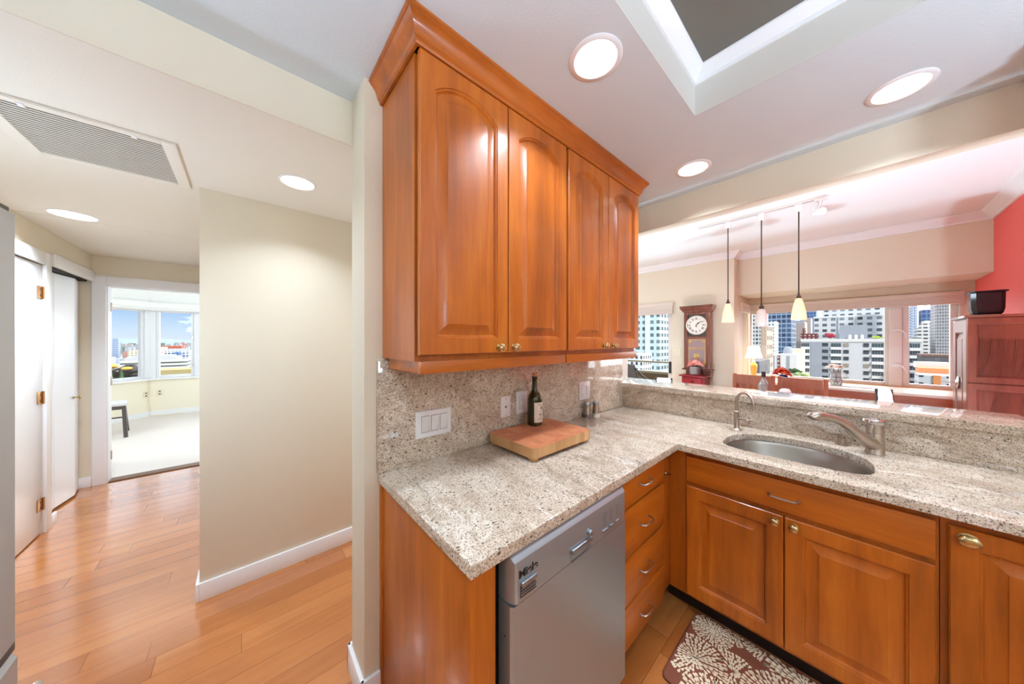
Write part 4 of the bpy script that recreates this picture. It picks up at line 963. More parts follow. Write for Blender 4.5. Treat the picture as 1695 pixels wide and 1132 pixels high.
def hand(name, ang, ln, wd):
    a = radians(ang); u = Vector((sin(a), 0, cos(a))); r_ = Vector((cos(a), 0, -sin(a))); o_ = Vector((CX, yF-.004, CZ)); m_ = MB()
    L = [[o_+u*s+r_*q+Vector((0, y, 0)) for s, q in ((-.015, -wd), (-.015, wd), (ln*.6, wd*1.3), (ln, 0), (ln*.6, -wd*1.3))] for y in (0, .002)]
    m_.loops(L).build(name, M_black, d)
hand('hour_hand', 38, .06, .004); hand('minute_hand', 48, .098, .003)
MB().lathe([(0, -.006), (.008, -.006), (.008, 0), (0, 0)], (CX, yF, CZ-.02), 'Y', 14).build('arbor', M_brass, d)
g = MB(); g.box(cx0+.05, cx1-.05, yF+.012, yF+.018, 1.11, 1.485)
gl = g.build('lower_panel', M_smoke, t)
g = MB(); y_ = yF+.0112
for x0, x1, z0, z1 in ((cx0+.06, cx1-.06, 1.466, 1.474), (cx0+.06, cx1-.06, 1.121, 1.129), (cx0+.06, cx0+.066, 1.129, 1.466), (cx1-.066, cx1-.06, 1.129, 1.466)): g.box(x0, x1, y_, y_+.0006, z0, z1)
for sx_ in (cx0+.075, cx1-.075):
    for sz in (1.145, 1.45):
        for q in range(4): g.lathe([(0, -.0004), (.010, -.0004), (.010, .0003), (0, .0003)], (sx_+(q % 2-.5)*.018, y_, sz+(q//2-.5)*.018), 'Y', 10)
g.text('REGULATOR', .036, (CX, y_+.0004, 1.345), (1, 0, 0), (0, 0, 1), bold=.0008, sx=1.05)
g.build('gilt_border', M_gold, gl)
MB().lathe([(0, -.0008), (.038, -.0008), (.042, .0), (.042, .0006), (0, .0006)], (CX, y_, 1.235), 'Y', 28).build('pendulum_bob', M_brass, gl)

def flowers(parent, c, spread, n, r, mats, seed, height=.05):
    rn = random.Random(seed)
    for i in range(n):
        a = 2.4*i; q = (i/max(1, n-1))**.5
        p = (c[0]+spread*q*cos(a), c[1]+spread*q*sin(a), c[2]+height*(1-q*q)+rn.uniform(-.006, .006)); b = MB()
        for k in range(14):
            t1 = 2.4*k; zz = k/14; rr = r*(.25+.6*zz)
            b.ball((p[0]+rr*cos(t1), p[1]+rr*sin(t1), p[2]+r*(.55-zz*.75)), r*.42, 1, (1, 1, .6), .12)
        b.build('blossom', mats[i % len(mats)], parent)
# red side table with pink flowers
t = thing('side_table', 'small red painted side table with a drawer under the wall clock', 'side table', (-1.455, 4.77, 0))
MB().box(-1.625, -1.285, 4.62, 4.90, .955, .975, .004).build('tabletop', M_redpaint, t)
b = MB(); b.box(-1.595, -1.315, 4.65, 4.89, .80, .955); b.build('body', M_redpaint, t)
d = box(-1.565, -1.345, 4.636, 4.65, .815, .94, .004).build('drawer', M_redpaint, t)
MB().lathe([(0, 0), (.008, -.004), (.016, -.016), (.012, -.024), (0, -.026)], (-1.455, 4.636, .88), 'Y', 14).build('knob', M_bronze, d)
for x in (-1.585, -1.325):
    for y in (4.66, 4.88): MB().box(x-.018, x+.018, y-.015, y+.015, 0, .80, .003).build('leg', M_redpaint, t)
t = thing('flower_pot', 'ribbed pewter pot of pink flowers on the small red table', 'flower pot', (-1.455, 4.76, .975))
MB().lathe([(0, .9755), (.066, .9755)]+[(.068+.0035*(k % 2), .98+.0085*k) for k in range(13)]+[(.066, 1.09), (.060, 1.088), (.060, 1.06), (0, 1.06)], (-1.455, 4.76, 0), 'Z', 30).build('pot', M_pewter, t)
MB().ball((-1.455, 4.76, 1.09), .05, 2, (1, 1, .5), .2).build('leaves', M_stem, t)
flowers(t, (-1.455, 4.755, 1.105), .072, 10, .042, [M_pink, M_coral, M_pink], 3, .055)
t = thing('switch_plate', 'pale double switch plate on the wall left of the clock', 'light switch', (-1.74, 4.92, 1.27))
box(-1.785, -1.70, 4.912, 4.9195, 1.22, 1.345, .003).build('plate', M_ivory, t)
for x in (-1.762, -1.722): box(x-.012, x+.012, 4.908, 4.912, 1.25, 1.315, .001).build('rocker', M_ivory, t)

# built-in cabinet below the ledge
t = thing('window_cabinet', 'long reddish wooden cabinet under the dining window ledge', 'cabinet', (-.1, 5.1, 0))
box(-1.03, .855, 5.085, 5.115, .0, .884).build('body', M_redwoodX, t)
for k in range(4): panel_door('door', (-1.0+k*.465, 5.084, .1), (1, 0, 0), (0, -1, 0), .455, .77, M_redwoodX, t, st=.06, rl=.06, th=.018)
t = thing('ledge_vent', 'long narrow grey slot vent set in the window ledge', 'vent', (0, 5.3, .915))
b = MB(); b.box(-.35, .17, 5.25, 5.29, .9152, .921, .002); b.build('frame', M_winframe, t)
for k in range(3): box(-.34, .16, 5.256+k*.011, 5.260+k*.011, .921, .9225).build('slat', M_greyprint_gap, t)
# table lamp and vases on the ledge
lx, ly = -.912, 5.40
t = thing('table_lamp', 'table lamp with amber vase body and cream shade on the ledge', 'table lamp', (lx, ly, .915))
MB().lathe([(0, .9155), (.045, .9155), (.045, .925), (.024, .935), (.026, .96), (.036, 1.03), (.041, 1.09), (.038, 1.12), (.022, 1.14), (.016, 1.15), (0, 1.15)], (lx, ly, 0), 'Z', 28).build('base', M_amber, t)
MB().lathe([(0, 1.15), (.014, 1.15), (.020, 1.16), (.012, 1.175), (.012, 1.19), (.018, 1.197), (.006, 1.205), (.006, 1.37), (0, 1.37)], (lx, ly, 0), 'Z', 16).build('stem', M_brass, t)
MB().lathe([(.102, 1.212), (.098, 1.225), (.085, 1.265), (.074, 1.31), (.066, 1.36), (.064, 1.378), (.061, 1.378), (.063, 1.36), (.071, 1.31), (.082, 1.265), (.095, 1.225), (.099, 1.212), (.102, 1.212)], (lx, ly, 0), 'Z', 8).build('lamp_shade', M_lampshade, t, ang=20)
t = thing('flower_vase', 'cobalt blue vase of red and orange flowers on the ledge', 'vase', (-.585, 5.27, .915))
MB().lathe([(0, .9155), (.030, .9155), (.052, .94), (.056, .97), (.046, 1.0), (.040, 1.01), (.036, 1.008), (.040, .99), (0, .98)], (-.585, 5.27, 0), 'Z', 26).build('vase', M_cobalt, t)
flowers(t, (-.60, 5.265, 1.015), .072, 14, .034, [M_red, M_red, M_orange, M_red], 5, .07)
wx, wy = -.118, 5.42
t = thing('flower_pitcher', 'clear glass pitcher of white flowers on the ledge', 'vase', (wx, wy, .915))
MB().lathe([(0, .9155), (.050, .9155), (.056, .95), (.050, 1.02), (.040, 1.07), (.046, 1.10), (.044, 1.10), (.038, 1.07), (.047, 1.02), (.053, .95), (.047, .922), (0, .922)], (wx, wy, 0), 'Z', 26).build('glass', M_clear, t, ang=60)
MB().tube([(wx+.042, wy, 1.07), (wx+.08, wy, 1.06), (wx+.092, wy, 1.02), (wx+.08, wy, .98), (wx+.053, wy, .96)], .006, 8).build('handle', M_clear, t)
for k in range(6):
    a = k*1.05; MB().tube([(wx+.02*cos(a), wy+.02*sin(a), .925), (wx-.012*cos(a), wy-.012*sin(a), 1.03), (wx+.05*cos(a), wy+.03*sin(a), 1.12)], .0035, 6).build('stem', M_stem, t)
flowers(t, (wx-.005, wy, 1.125), .06, 5, .036, [M_cream], 8, .02)
for dx, dz in ((-.03, 1.142), (.035, 1.137)): MB().ball((wx+dx, wy-.035, dz), .016, 2, (1.3, .8, .7), .1).build('flower_heart', M_beige, t)

# dining table, chairs, things on it
t = thing('dining_table', 'wooden dining table under the three pendants, mostly hidden by the bar', 'table', (-.45, 3.72, 0))
MB().box(-1.05, .15, 3.35, 4.10, .71, .745, .006).build('tabletop', M_redwoodX, t)
b = MB(); b.box(-.98, .08, 3.42, 3.44, .62, .71); b.box(-.98, .08, 4.01, 4.03, .62, .71); b.build('apron', M_redwoodX, t)
for x in (-.97, .07):
    for y in (3.43, 4.02): MB().box(x-.035, x+.035, y-.035, y+.035, 0, .71, .005).build('leg', M_redwood, t)
def chair(x, y, label):
    t = thing('dining_chair', label, 'chair', (0, 0, 0), 'mission dining chairs by the window')
    hw = .172
    for s in (-1, 1):
        MB().loops([[(s*hw-.018, yy-.016, z), (s*hw+.018, yy-.016, z), (s*hw+.018, yy+.016, z), (s*hw-.018, yy+.016, z)] for yy, z in ((.02, 0), (0, .45), (.02, .75), (.055, 1.07))]).build('rear_leg', M_redwood, t)
        MB().box(s*hw-.018, s*hw+.018, -.42, -.385, 0, .44, .003).build('front_leg', M_redwood, t)
    MB().box(-.19, .19, -.43, .0, .44, .465, .006).build('seat', M_redwood, t)
    MB().loops([[(xx, .046+.012*cos(pi*xx/.35)-yo, z) for xx, yo in [(-hw+.02+2*(hw-.02)*k/8, -.011) for k in range(9)]+[(hw-.02-2*(hw-.02)*k/8, .011) for k in range(9)]] for z in (.955, 1.062)]).build('top_rail', M_redwood, t)
    MB().box(-hw+.018, hw-.018, .0, .022, .58, .63, .003).build('lower_rail', M_redwood, t)
    for k in range(6):
        xx = -.125+k*.05; MB().loops([[(xx-.014, yy-.006, z), (xx+.014, yy-.006, z), (xx+.014, yy+.006, z), (xx-.014, yy+.006, z)] for yy, z in ((.01, .63), (.03, .8), (.052, .956))]).build('slat', M_redwood, t)
    MB().box(-hw+.018, hw-.018, -.41, -.395, .18, .21, .002).build('stretcher', M_redwood, t)
    t.location = (x, y, 0)
chair(-.735, 4.28, 'slatted wooden dining chair behind the glass bottle, left of two at the window')
chair(-.335, 4.28, 'slatted wooden dining chair below the red flowers, right of two at the window')
gx, gy = -.592, 3.97
t = thing('glass_bottle', 'clear glass bottle with a grey stopper on the dining table', 'bottle', (gx, gy, .745))
MB().lathe([(0, .7455), (.042, .7455), (.045, .76), (.045, .99), (.042, 1.01), (.026, 1.045), (.016, 1.06), (.015, 1.085), (.012, 1.085), (.012, 1.06), (.022, 1.045), (.039, 1.005), (.041, .76), (0, .755)], (gx, gy, 0), 'Z', 28).build('glass', M_clear, t, ang=60)
MB().lathe([(0, 1.07), (.012, 1.07), (.012, 1.0855), (.018, 1.086), (.018, 1.13), (.015, 1.14), (0, 1.142)], (gx, gy, 0), 'Z', 18).build('stopper', M_charcoal, t)
dx_, dy_ = -.415, 3.85
t = thing('sugar_jar', 'round white ceramic jar top peeking over the bar beside the glass bottle', 'jar', (dx_, dy_, .745))
MB().lathe([(0, .7455), (.040, .7455), (.046, .77), (.046, .93), (.042, .935), (0, .935)], (dx_, dy_, 0), 'Z', 24).build('jar', M_whitegloss, t)
MB().lathe([(.046, .9352), (.048, .95), (.043, .98), (.026, .997), (0, 1.002)], (dx_, dy_, 0), 'Z', 24).build('lid', M_whitegloss, t)
# the backs of two pulled-out white stools just clear the bar top
def white_chair(x, y, rz, label, h, wt):
    t = thing('white_chair', label, 'chair', (0, 0, 0), 'white chairs beyond the bar')
    for sx_ in (-wt, wt):
        MB().tube([(sx_*2.2, .10, 0), (sx_*2, .02, .45), (sx_*1.05, .06, h-.1), (sx_, .085, h)], .008, 8).build('frame_tube', M_charcoal, t)
        MB().tube([(sx_*2.2, -.38, 0), (sx_*2, -.34, .45)], .009, 8).build('leg', M_charcoal, t)
    MB().box(-.19, .19, -.37, .03, .45, .49, .015, 3).build('seat', M_white, t)
    MB().loops([[(x_, y_, z_) for x_, y_ in ((-w_, yy-.012), (w_, yy-.012), (w_, yy+.012), (-w_, yy+.012))] for z_, yy, w_ in ((.55, .035, .16), (.8, .05, .10), (h-.06, .07, wt), (h-.03, .075, wt), (h, .085, wt*.85))]).build('backrest', M_white, t)
    t.location = (x, y, 0); t.rotation_euler = (0, 0, rz)
white_chair(-1.155, 2.92, radians(200), 'white chair back peeking over the bar below the balcony door', 1.118, .062)
white_chair(.160, 2.93, radians(15), 'white chair back peeking over the bar left of the tall cabinet', 1.150, .030)

# tall cabinet against the red wall, with a pot on it
ax, ay0, ay1, ah = .5575, 3.9, 4.35, 1.64
t = thing('armoire', 'tall reddish wood cabinet against the red wall at the right', 'cabinet', (.71, 4.12, 0))
box(ax+.02, .868, ay0+.012, ay1, .0, ah-.02).build('body', M_armoire, t)
b = MB().box(ax-.012, .868, ay0-.012, ay1+.01, ah-.02, ah, .005); b.build('top', M_armoire, t)
def side_panel(z0, z1, nm): return panel_door(nm, (ax+.002, ay0, z0), (1, 0, 0), (0, -1, 0), .305, z1-z0, M_armoire, t, st=.036, rl=.04, th=.012, flat=True)
side_panel(1.155, ah-.021, 'upper_side_panel'); side_panel(.25, 1.15, 'lower_side_panel')
d = panel_door('door', (ax, ay1-.004, .1), (0, -1, 0), (-1, 0, 0), ay1-ay0-.02, ah-.13, M_armoire, t, st=.09, rl=.09, th=.02)
MB().lathe([(0, 0), (.032, 0), (.034, -.004), (.028, -.008), (.020, -.008), (.012, -.014), (0, -.016)], (ax-.001, ay0+.24, 1.13), 'X', 28, 1, 1.5).build('escutcheon', M_chrome, d)
MB().tube([(ax-.012, ay0+.24, 1.13), (ax-.075, ay0+.24, 1.132)], .004, 8).build('key', M_chrome, d)
px, py = .665, 4.10
t = thing('planter', 'black glazed faceted planter pot on top of the tall cabinet', 'planter', (px, py, ah))
def oct_(r, z, k=.72):
    return [(px+r*x, py+r*y, z) for x, y in ((1, -k), (1, k), (k, 1), (-k, 1), (-1, k), (-1, -k), (-k, -1), (k, -1))]
MB().loops([oct_(.050, ah+.0005), oct_(.062, ah+.02), oct_(.068, ah+.05), oct_(.070, ah+.165), oct_(.080, ah+.170), oct_(.080, ah+.180), oct_(.066, ah+.180), oct_(.060, ah+.05)]).build('pot', M_blackgloss, t, ang=20)

# bedroom chair, outlets, cable; balcony
t = thing('stool', 'dark wooden stool with a pale seat in the sunny bedroom', 'stool', (-7.5, -1.55, 0))
M_ebony = mat('dark_stained_wood', '#4b4140', .4); M_seat = mat('pale_seat', '#d6d3d2', .5)
MB().loops([[(-7.28, -1.34, z), (-7.72, -1.43, z), (-7.70, -1.80, z), (-7.26, -1.72, z)] for z in (.475, .51)]).build('seat', M_seat, t)
b = MB(); b.loops([[(-7.295, -1.36, z), (-7.70, -1.44, z), (-7.68, -1.785, z), (-7.275, -1.71, z)] for z in (.42, .4745)]); b.build('apron', M_ebony, t)
for tx, ty_, bx_, by_ in ((-7.30, -1.375, -7.235, -1.345), (-7.69, -1.45, -7.745, -1.425), (-7.67, -1.77, -7.71, -1.80), (-7.29, -1.70, -7.24, -1.735)):
    MB().loops([[(x-.019, y-.019, z), (x+.019, y-.019, z), (x+.019, y+.019, z), (x-.019, y+.019, z)] for x, y, z in ((bx_, by_, .005), (tx, ty_, .42))]).build('leg', M_ebony, t)
MB().tube([(-7.30, -1.37, .30), (-7.71, -1.44, .30)], .011, 8).build('stretcher', M_ebony, t)
MB().tube([(-7.28, -1.71, .30), (-7.30, -1.37, .30)], .011, 8).build('stretcher', M_ebony, t)
for s_, D, N, lbl, z in ((.045, DA, NA, 'ivory outlet plate on the bedroom bay wall left of the hanging cable', .43), (.14, DB, NB, 'ivory outlet plate on the bedroom bay wall right of the hanging cable', .445)):
    b = MB(); bay(b, D, N, s_-.04, s_+.04, -.008, -.0005, z-.06, z+.06, bev=.002); p = thing('outlet_plate', lbl, 'power outlet', tuple(K+D*s_+Vector((0, 0, z)))); b.build('plate', M_ivory, p)
    b = MB()
    for dz in (-.025, .025): bay(b, D, N, s_-.012, s_+.012, -.010, -.008, z+dz-.012, z+dz+.012, bev=.001)
    b.build('socket', M_clockback, p)
kx, ky = K.x+.022, K.y+.01
tag(MB().tube([(kx, ky, .70), (kx, ky, .4), (kx+.003, ky-.005, .25), (kx+.01, ky+.02, .13), (kx+.035, ky+.0, .03), (kx+.05, ky+.16, .012), (kx+.03, ky+.42, .012)], .006, 8).build('cable', M_ivory), 'pale cable hanging down the bedroom bay wall between two outlets', 'cable')
struct(box(-5.2, -1.25, 5.08, 6.47, -.12, -.01), 'floor_balcony', M_concrete)
t = thing('balcony_parapet', 'olive balcony parapet with a top rail outside the sliding door', 'railing', (-3.2, 6.4, -.01))
box(-5.2, -1.25, 6.33, 6.45, -.0095, .78).build('parapet', M_olive, t)
box(-5.2, -1.25, 6.31, 6.47, .78, .825, .004).build('coping', M_rail, t)
box(-5.2, -1.25, 6.34, 6.42, 1.0, 1.035, .006).build('handrail', M_rail, t)
for x in (-4.9, -3.9, -1.9): box(x-.02, x+.02, 6.36, 6.40, .825, 1.0).build('post', M_rail, t)
t = thing('balcony_chair', 'charcoal sling patio chair with curved arms on the balcony', 'chair', (0, 0, 0))
MB().loops([[(-.24, .28, 1.02), (.24, .28, 1.02), (.24, .295, 1.02), (-.24, .295, 1.02)], [(-.25, .22, .75), (.25, .22, .75), (.25, .235, .75), (-.25, .235, .75)], [(-.25, .14, .46), (.25, .14, .46), (.25, .155, .45), (-.25, .155, .45)], [(-.25, -.25, .42), (.25, -.25, .42), (.25, -.25, .405), (-.25, -.25, .405)]]).build('sling', M_mesh, t)
for s in (-1, 1):
    MB().tube([(s*.26, .30, 1.04), (s*.27, .23, .76), (s*.27, .15, .45), (s*.27, .22, .2), (s*.28, .30, .0)], .012, 8).build('back_post', M_black, t)
    MB().tube([(s*.27, .285, .98), (s*.285, .16, .84), (s*.29, 0, .72), (s*.29, -.2, .665), (s*.29, -.30, .64), (s*.285, -.31, .60), (s*.28, -.30, .0)], .012, 8).build('arm', M_black, t)
t.location = (-2.58, 5.66, -.01); t.rotation_euler = (0, 0, radians(135))
# ---------------------------------------------------------------- the city outside
struct(box(-3500, 900, -900, 1500, -36, -35), 'ground', mat('city_ground', '#7d7f78', .9))
F_white = facade('#dfe3e6', '#3c434d', 3.2, 3.05, .55, .5, win2='#87919c')
F_grid = facade('#d8dcde', '#1c2024', .85, 1.2, .6, .58, win2='#5c646a')
F_narrow = facade('#eceef0', '#5c6672', 1.25, 1.5, .45, .45)
F_blue = facade('#9fb6cf', '#25405f', 2.4, 3.0, .82, .74, win2='#4b6b92')
F_slate = facade('#6f8db6', '#3c5f93', 2.0, 3.0, .7, .7)
F_beige = facade('#cdbdb2', '#6f655f', 1.0, 1.35, .5, .55)
F_brick = facade('#7a3a3c', '#d9c7c2', 1.6, 1.5, .4, .45)
F_teal = facade('#d8eef2', '#42555c', 2.55, 2.35, .62, .52, win2='#7d959c')
F_bglass = facade('#7d9cc4', '#2c4a74', 1.7, 2.2, .75, .6, win2='#5078ac')
F_bands = facade('#eeeeec', '#6f6f72', 1.7, 1.62, .72, .42, win2='#3e3f45')
F_grey = facade('#b3b4b8', '#4a4c55', .62, 1.25, .55, .5, win2='#7b7f88')
F_low = facade('#ccd0d4', '#3a3f48', 2.2, 2.6, .35, .45)
F_bluew = facade('#c9d4e4', '#7c92b4', 1.1, 1.7, .5, .55)
F_mono = mat('bare_white_cladding', '#cacac8', .8); F_gry = mat('grey_cladding', '#8f949e', .8); F_pale = mat('pale_panel_cladding', '#bdbfc3', .8)
F_dark = facade('#66686d', '#3c3e44', 2.0, 2.6, .5, .6, win2='#8d9096')
F_tan = facade('#d3b7a4', '#4c3d38', 3.4, 2.9, .5, .45)
F_office = facade('#ecebe4', '#4d5a5e', 60, 1.75, .97, .45, k=.5)
F_glassb = facade('#d6e0ea', '#38506e', 2.2, 2.4, .6, .55, win2='#6d86a6', k=.55)
F_rust = mat('rust_roofing', '#8a4632', .85); M_leaf = mat('tree_leaves', '#4c6a35', .9); M_leafd = mat('dark_conifer', '#33502c', .9); M_leafr = mat('red_maple_leaves', '#9b2f3f', .9); M_lime = mat('lime_shrub_leaves', '#a8bc3a', .9); M_olivet = mat('olive_tree_leaves', '#8d9a6b', .9)
G = -35
def tower(name, label, x0, x1, y0, y1, top, m, cat='building', parts=()):
    t = thing(name, label, cat, ((x0+x1)/2, (y0+y1)/2, G))
    box(x0, x1, y0, y1, G, top).build('block', m, t)
    for nm, bx_, mm in parts: box(*bx_).build(nm, mm, t)
    return t
tower('apartment_tower', 'white tower with dense dark window grid at the left edge of the dining view', -26, -18.7, 120, 134, 24, F_grid, parts=(('balcony_stack', (-18.7, -17.3, 121, 133, G, 6), F_tan),))
tower('podium_building', 'dark grey low building behind the table lamp', -19.5, -14.2, 90, 104, -3.4, F_dark, parts=(('banner', (-18.3, -17.6, 89.85, 90, -11, -4.2), M_pink),))
tower('apartment_tower', 'narrow white tower in front of the blue glass tower', -25.3, -22.8, 180, 190, 10.4, F_narrow)
tower('office_tower', 'blue glass office tower between two pendants', -37, -25, 260, 285, 52, F_blue)
t = tower('office_tower', 'beige stone tower with rounded crown right of the blue tower', -29.2, -21.8, 300, 318, 14.4, F_beige)
MB().prism([(-29.2, 14.4)]+[(-25.5+3.7*cos(pi-pi*k/10), 14.4+2.0*sin(pi*k/10)) for k in range(1, 10)]+[(-21.8, 14.4)], 'XZ', 300, 318).build('rounded_crown', F_gry, t)
tower('office_tower', 'taller beige tower behind the rounded one', -27.5, -21.2, 340, 356, 20, F_beige)
tower('office_tower', 'slate blue tower rising behind the beige towers', -27, -20.4, 380, 400, 60, F_slate)
tower('brick_building', 'dark red brick building beside the white apartment block', -18.5, -12, 230, 238, 5.4, F_brick, parts=(('stair_tower', (-17.6, -16.4, 229.6, 231, G, 8.2), F_brick),))
t = tower('apartment_building', 'wide white stepped apartment block behind the grey roofed block', -13.8, 14.2, 240, 258, 14, F_white, parts=(('upper_terrace', (-11.5, 16.5, 258, 275, G, 32), F_white), ('parapet', (-13.9, 14.3, 239.8, 240.2, 14, 15), F_mono), ('centre_bay', (-4.4, 1.6, 239.2, 240.2, G, 14.4), F_white)))
# the nearer block with balconies, its windows built one by one
t = thing('apartment_building', 'grey and white apartment block with dark balcony windows across the street', 'building', (1.5, 205, G), None)
HY = 203
box(-16, 18.9, HY, HY+18, G, .95).build('block', F_pale, t)
box(-16.2, 19.1, HY-.35, HY+18.2, .95, 2.35).build('parapet', F_mono, t)
for x0, x1 in ((-12.7, -6.5), (9.4, 15.9)): box(x0, x1, HY-.25, HY, G, .95).build('grey_panel', F_gry, t)
M_hw = mat('dark_window_glass', '#2a3036', .15); M_hw2 = mat('tan_window_blind', '#8e8576', .4); M_bal = mat('white_balcony_front', '#d0d0cf', .7); M_rec = mat('shadowed_balcony_glass', '#3d4a50', .2)
cols = ((-15.9, -13.2, 'b'), (-8.9, -6.95, 'w'), (-5.95, -2.9, 'b'), (-2.1, -.55, 'w'), (3.75, 5.3, 'w'), (6.2, 9.2, 'b'), (9.95, 11.2, 'w'), (16.1, 18.5, 'b'))
shared = {}
rh = random.Random(3)
for ci, (x0, x1, ty_) in enumerate(cols):
    for r in range(7):
        zt = .35-r*3.05
        nm = 'balcony' if ty_ == 'b' else 'window'
        o = MB()
        if ty_ == 'b':
            o.box(x0, x1, HY-.3, HY-.02, zt-1.75, zt, mi=0)
            for k in range(1, 4): o.box(x0+(x1-x0)*k/4-.04, x0+(x1-x0)*k/4+.04, HY-.34, HY-.3, zt-1.75, zt, mi=1)
            o.box(x0-.15, x1+.15, HY-.8, HY-.02, zt-3.0, zt-1.75, mi=2)
            mm = [M_rec, F_gry, M_bal]
        else:
            o.box(x0, x1, HY-.3, HY-.02, zt-1.5, zt); o.box(x0, x1, HY-.33, HY-.3, zt-1.0, zt-.92, mi=1); mm = [M_hw if rh.random() < .75 else M_hw2, F_gry]
        o.build(nm, mm, t)
box(-3.4, 5.0, HY+3, HY+9, 2.35, 8.6).build('roof_house', F_gry, t)
for x in (-.2, 1.6, 3.4): MB().lathe([(0, 2.35), (.5, 2.35), (.5, 3.6), (.3, 4.2), (0, 4.2)], (x, HY+1.5, 0), 'Z', 12).build('roof_vent', M_bal, t)
def bush(name, label, c, r, m, cat='shrub', n=9, trunk=False, flat=.8):
    rn = random.Random(hash(name) % 97+int(abs(c[0])*7)); t = thing(name, label, cat, (c[0], c[1], c[2]-r))
    b = MB()
    for k in range(n):
        random.seed(k+int(abs(c[0])*10)); b.ball((c[0]+rn.uniform(-1, 1)*r*.7, c[1]+rn.uniform(-1, 1)*r*.5, c[2]+rn.uniform(-.6, .6)*r*flat), r*rn.uniform(.35, .6), 2, (1, 1, flat), .18)
    b.build('foliage', m, t)
    if trunk: MB().tube([(c[0], c[1], c[2]-r*1.6), (c[0], c[1], c[2])], r*.07, 6).build('trunk', M_bronze, t)
bush('roof_tree', 'red maple tree in a tub on the apartment roof', (-6.2, 206, 4.3), 1.7, M_leafr, 'tree', trunk=True)
bush('roof_shrub', 'lime green shrub on the apartment roof left of the window post', (7.4, 205.5, 3.0), 1.2, M_lime, flat=.5)
bush('roof_shrub', 'row of bright green shrubs on the apartment roof by the window post', (10.6, 205.5, 3.1), 1.6, M_lime, flat=.5)
bush('roof_shrub', 'green shrub on the apartment roof right of the window post', (15.0, 205.5, 2.9), 1.0, M_leaf, flat=.5)
t = thing('warehouse_row', 'white flat-roofed low building beyond the red flowers', 'building', (-16, 155, G))
for nm, bx_, m_ in (('block', (-20.8, -18.2, 150, 165, G, -3.9), F_mono), ('brown_bay', (-18.2, -17.5, 149.7, 165, G, -4), F_brick), ('block', (-17.5, -12.9, 150, 165, G, -3.4), F_mono), ('blue_strip', (-19.9, -19.1, 149.8, 150, G, -4.2), F_gry), ('blue_strip', (-15.7, -14.9, 149.8, 150, G, -4.2), F_gry)): box(*bx_).build(nm, m_, t)
MB().lathe([(0, -3.4), (1.5, -3.4), (1.4, -1.8), (.9, -1.0), (0, -.8)], (-15.9, 156, 0), 'Z', 20).build('roof_dome', F_gry, t)
tower('low_building', 'pale yellow flat building behind the white low building', -17.2, -13.0, 170, 180, -1.9, mat('yellowish_cladding', '#d2cdb4', .8))
tower('garage_building', 'small grey parking building below the white low building', -17.6, -12.6, 112, 120, -8.2, F_low)
bush('street_tree', 'olive green tree right of the red flowers', (-8.6, 100, -7.4), 1.9, M_olivet, 'tree', 12, True)
bush('street_tree', 'dark green tree between the white building and the apartment block', (-10.9, 118, -7.6), 1.5, M_leafd, 'tree', 12, True)
tower('office_tower', 'pale blue slender tower right of the window post', 21.7, 24.3, 300, 312, 22, F_bluew, parts=(('side_slab', (25.6, 28.2, 320, 330, G, 38), F_bluew),))
tower('office_tower', 'blue glass block rising above the white terraced tower', 29.6, 34.4, 320, 332, 21, F_slate)
t = tower('apartment_tower', 'white terraced tower with dark bands right of the window post', 20.4, 26.4, 230, 242, 7.5, F_bands, parts=(('upper_block', (21.6, 26.3, 231, 242, 7.5, 9.3), F_bands), ('top_block', (22.4, 26.2, 232, 242, 9.3, 10.6), F_mono), ('lower_terrace', (19.4, 20.4, 231, 242, G, 3.2), F_bands)))
tower('apartment_tower', 'tall grey tower with many small windows at the right of the window', 22.9, 27.5, 210, 222, 40, F_grey)
tower('hillside_block', 'brown low roofs beneath the grey tower', 17.2, 24.5, 184, 196, -4.2, F_dark, parts=(('roof', (17, 24.6, 183.8, 196, -4.2, -3.4), mat('brown_roof', '#6e5a52', .9)),))
t = tower('town_houses', 'orange and grey low apartment row at the lower right of the window', 12.6, 19.6, 140, 149, -8.0, F_low, parts=(('orange_roofline', (13.4, 20, 149, 156, G, -6.5), mat('orange_stucco', '#c9855a', .85)), ('orange_bay', (14.9, 16.1, 139.6, 140, G, -7.9), mat('orange_stucco_bay', '#c27c4a', .85)), ('grey_roof', (13.6, 19.8, 156, 163, -7, -5.2), F_mono)))
tower('apartment_tower', 'pale teal tower with square windows seen through the balcony door', -57, -45.2, 110, 124, 42, F_teal, parts=(('bay', (-49.9, -48.3, 109.3, 110, G, 42), mat('pale_teal_bay', '#cadcde', .8)),))
tower('office_tower', 'blue glass tower seen through the balcony door', -84, -75.6, 200, 214, 60, F_bglass)
tower('low_building', 'white low building behind the balcony chair', -46.2, -42, 90, 97, -2.5, facade('#e8ecee', '#39424a', 1.5, 1.9, .45, .5))
tower('apartment_tower', 'white narrow block at the right side of the balcony door view', -59, -56.4, 150, 158, 3.8, F_narrow)

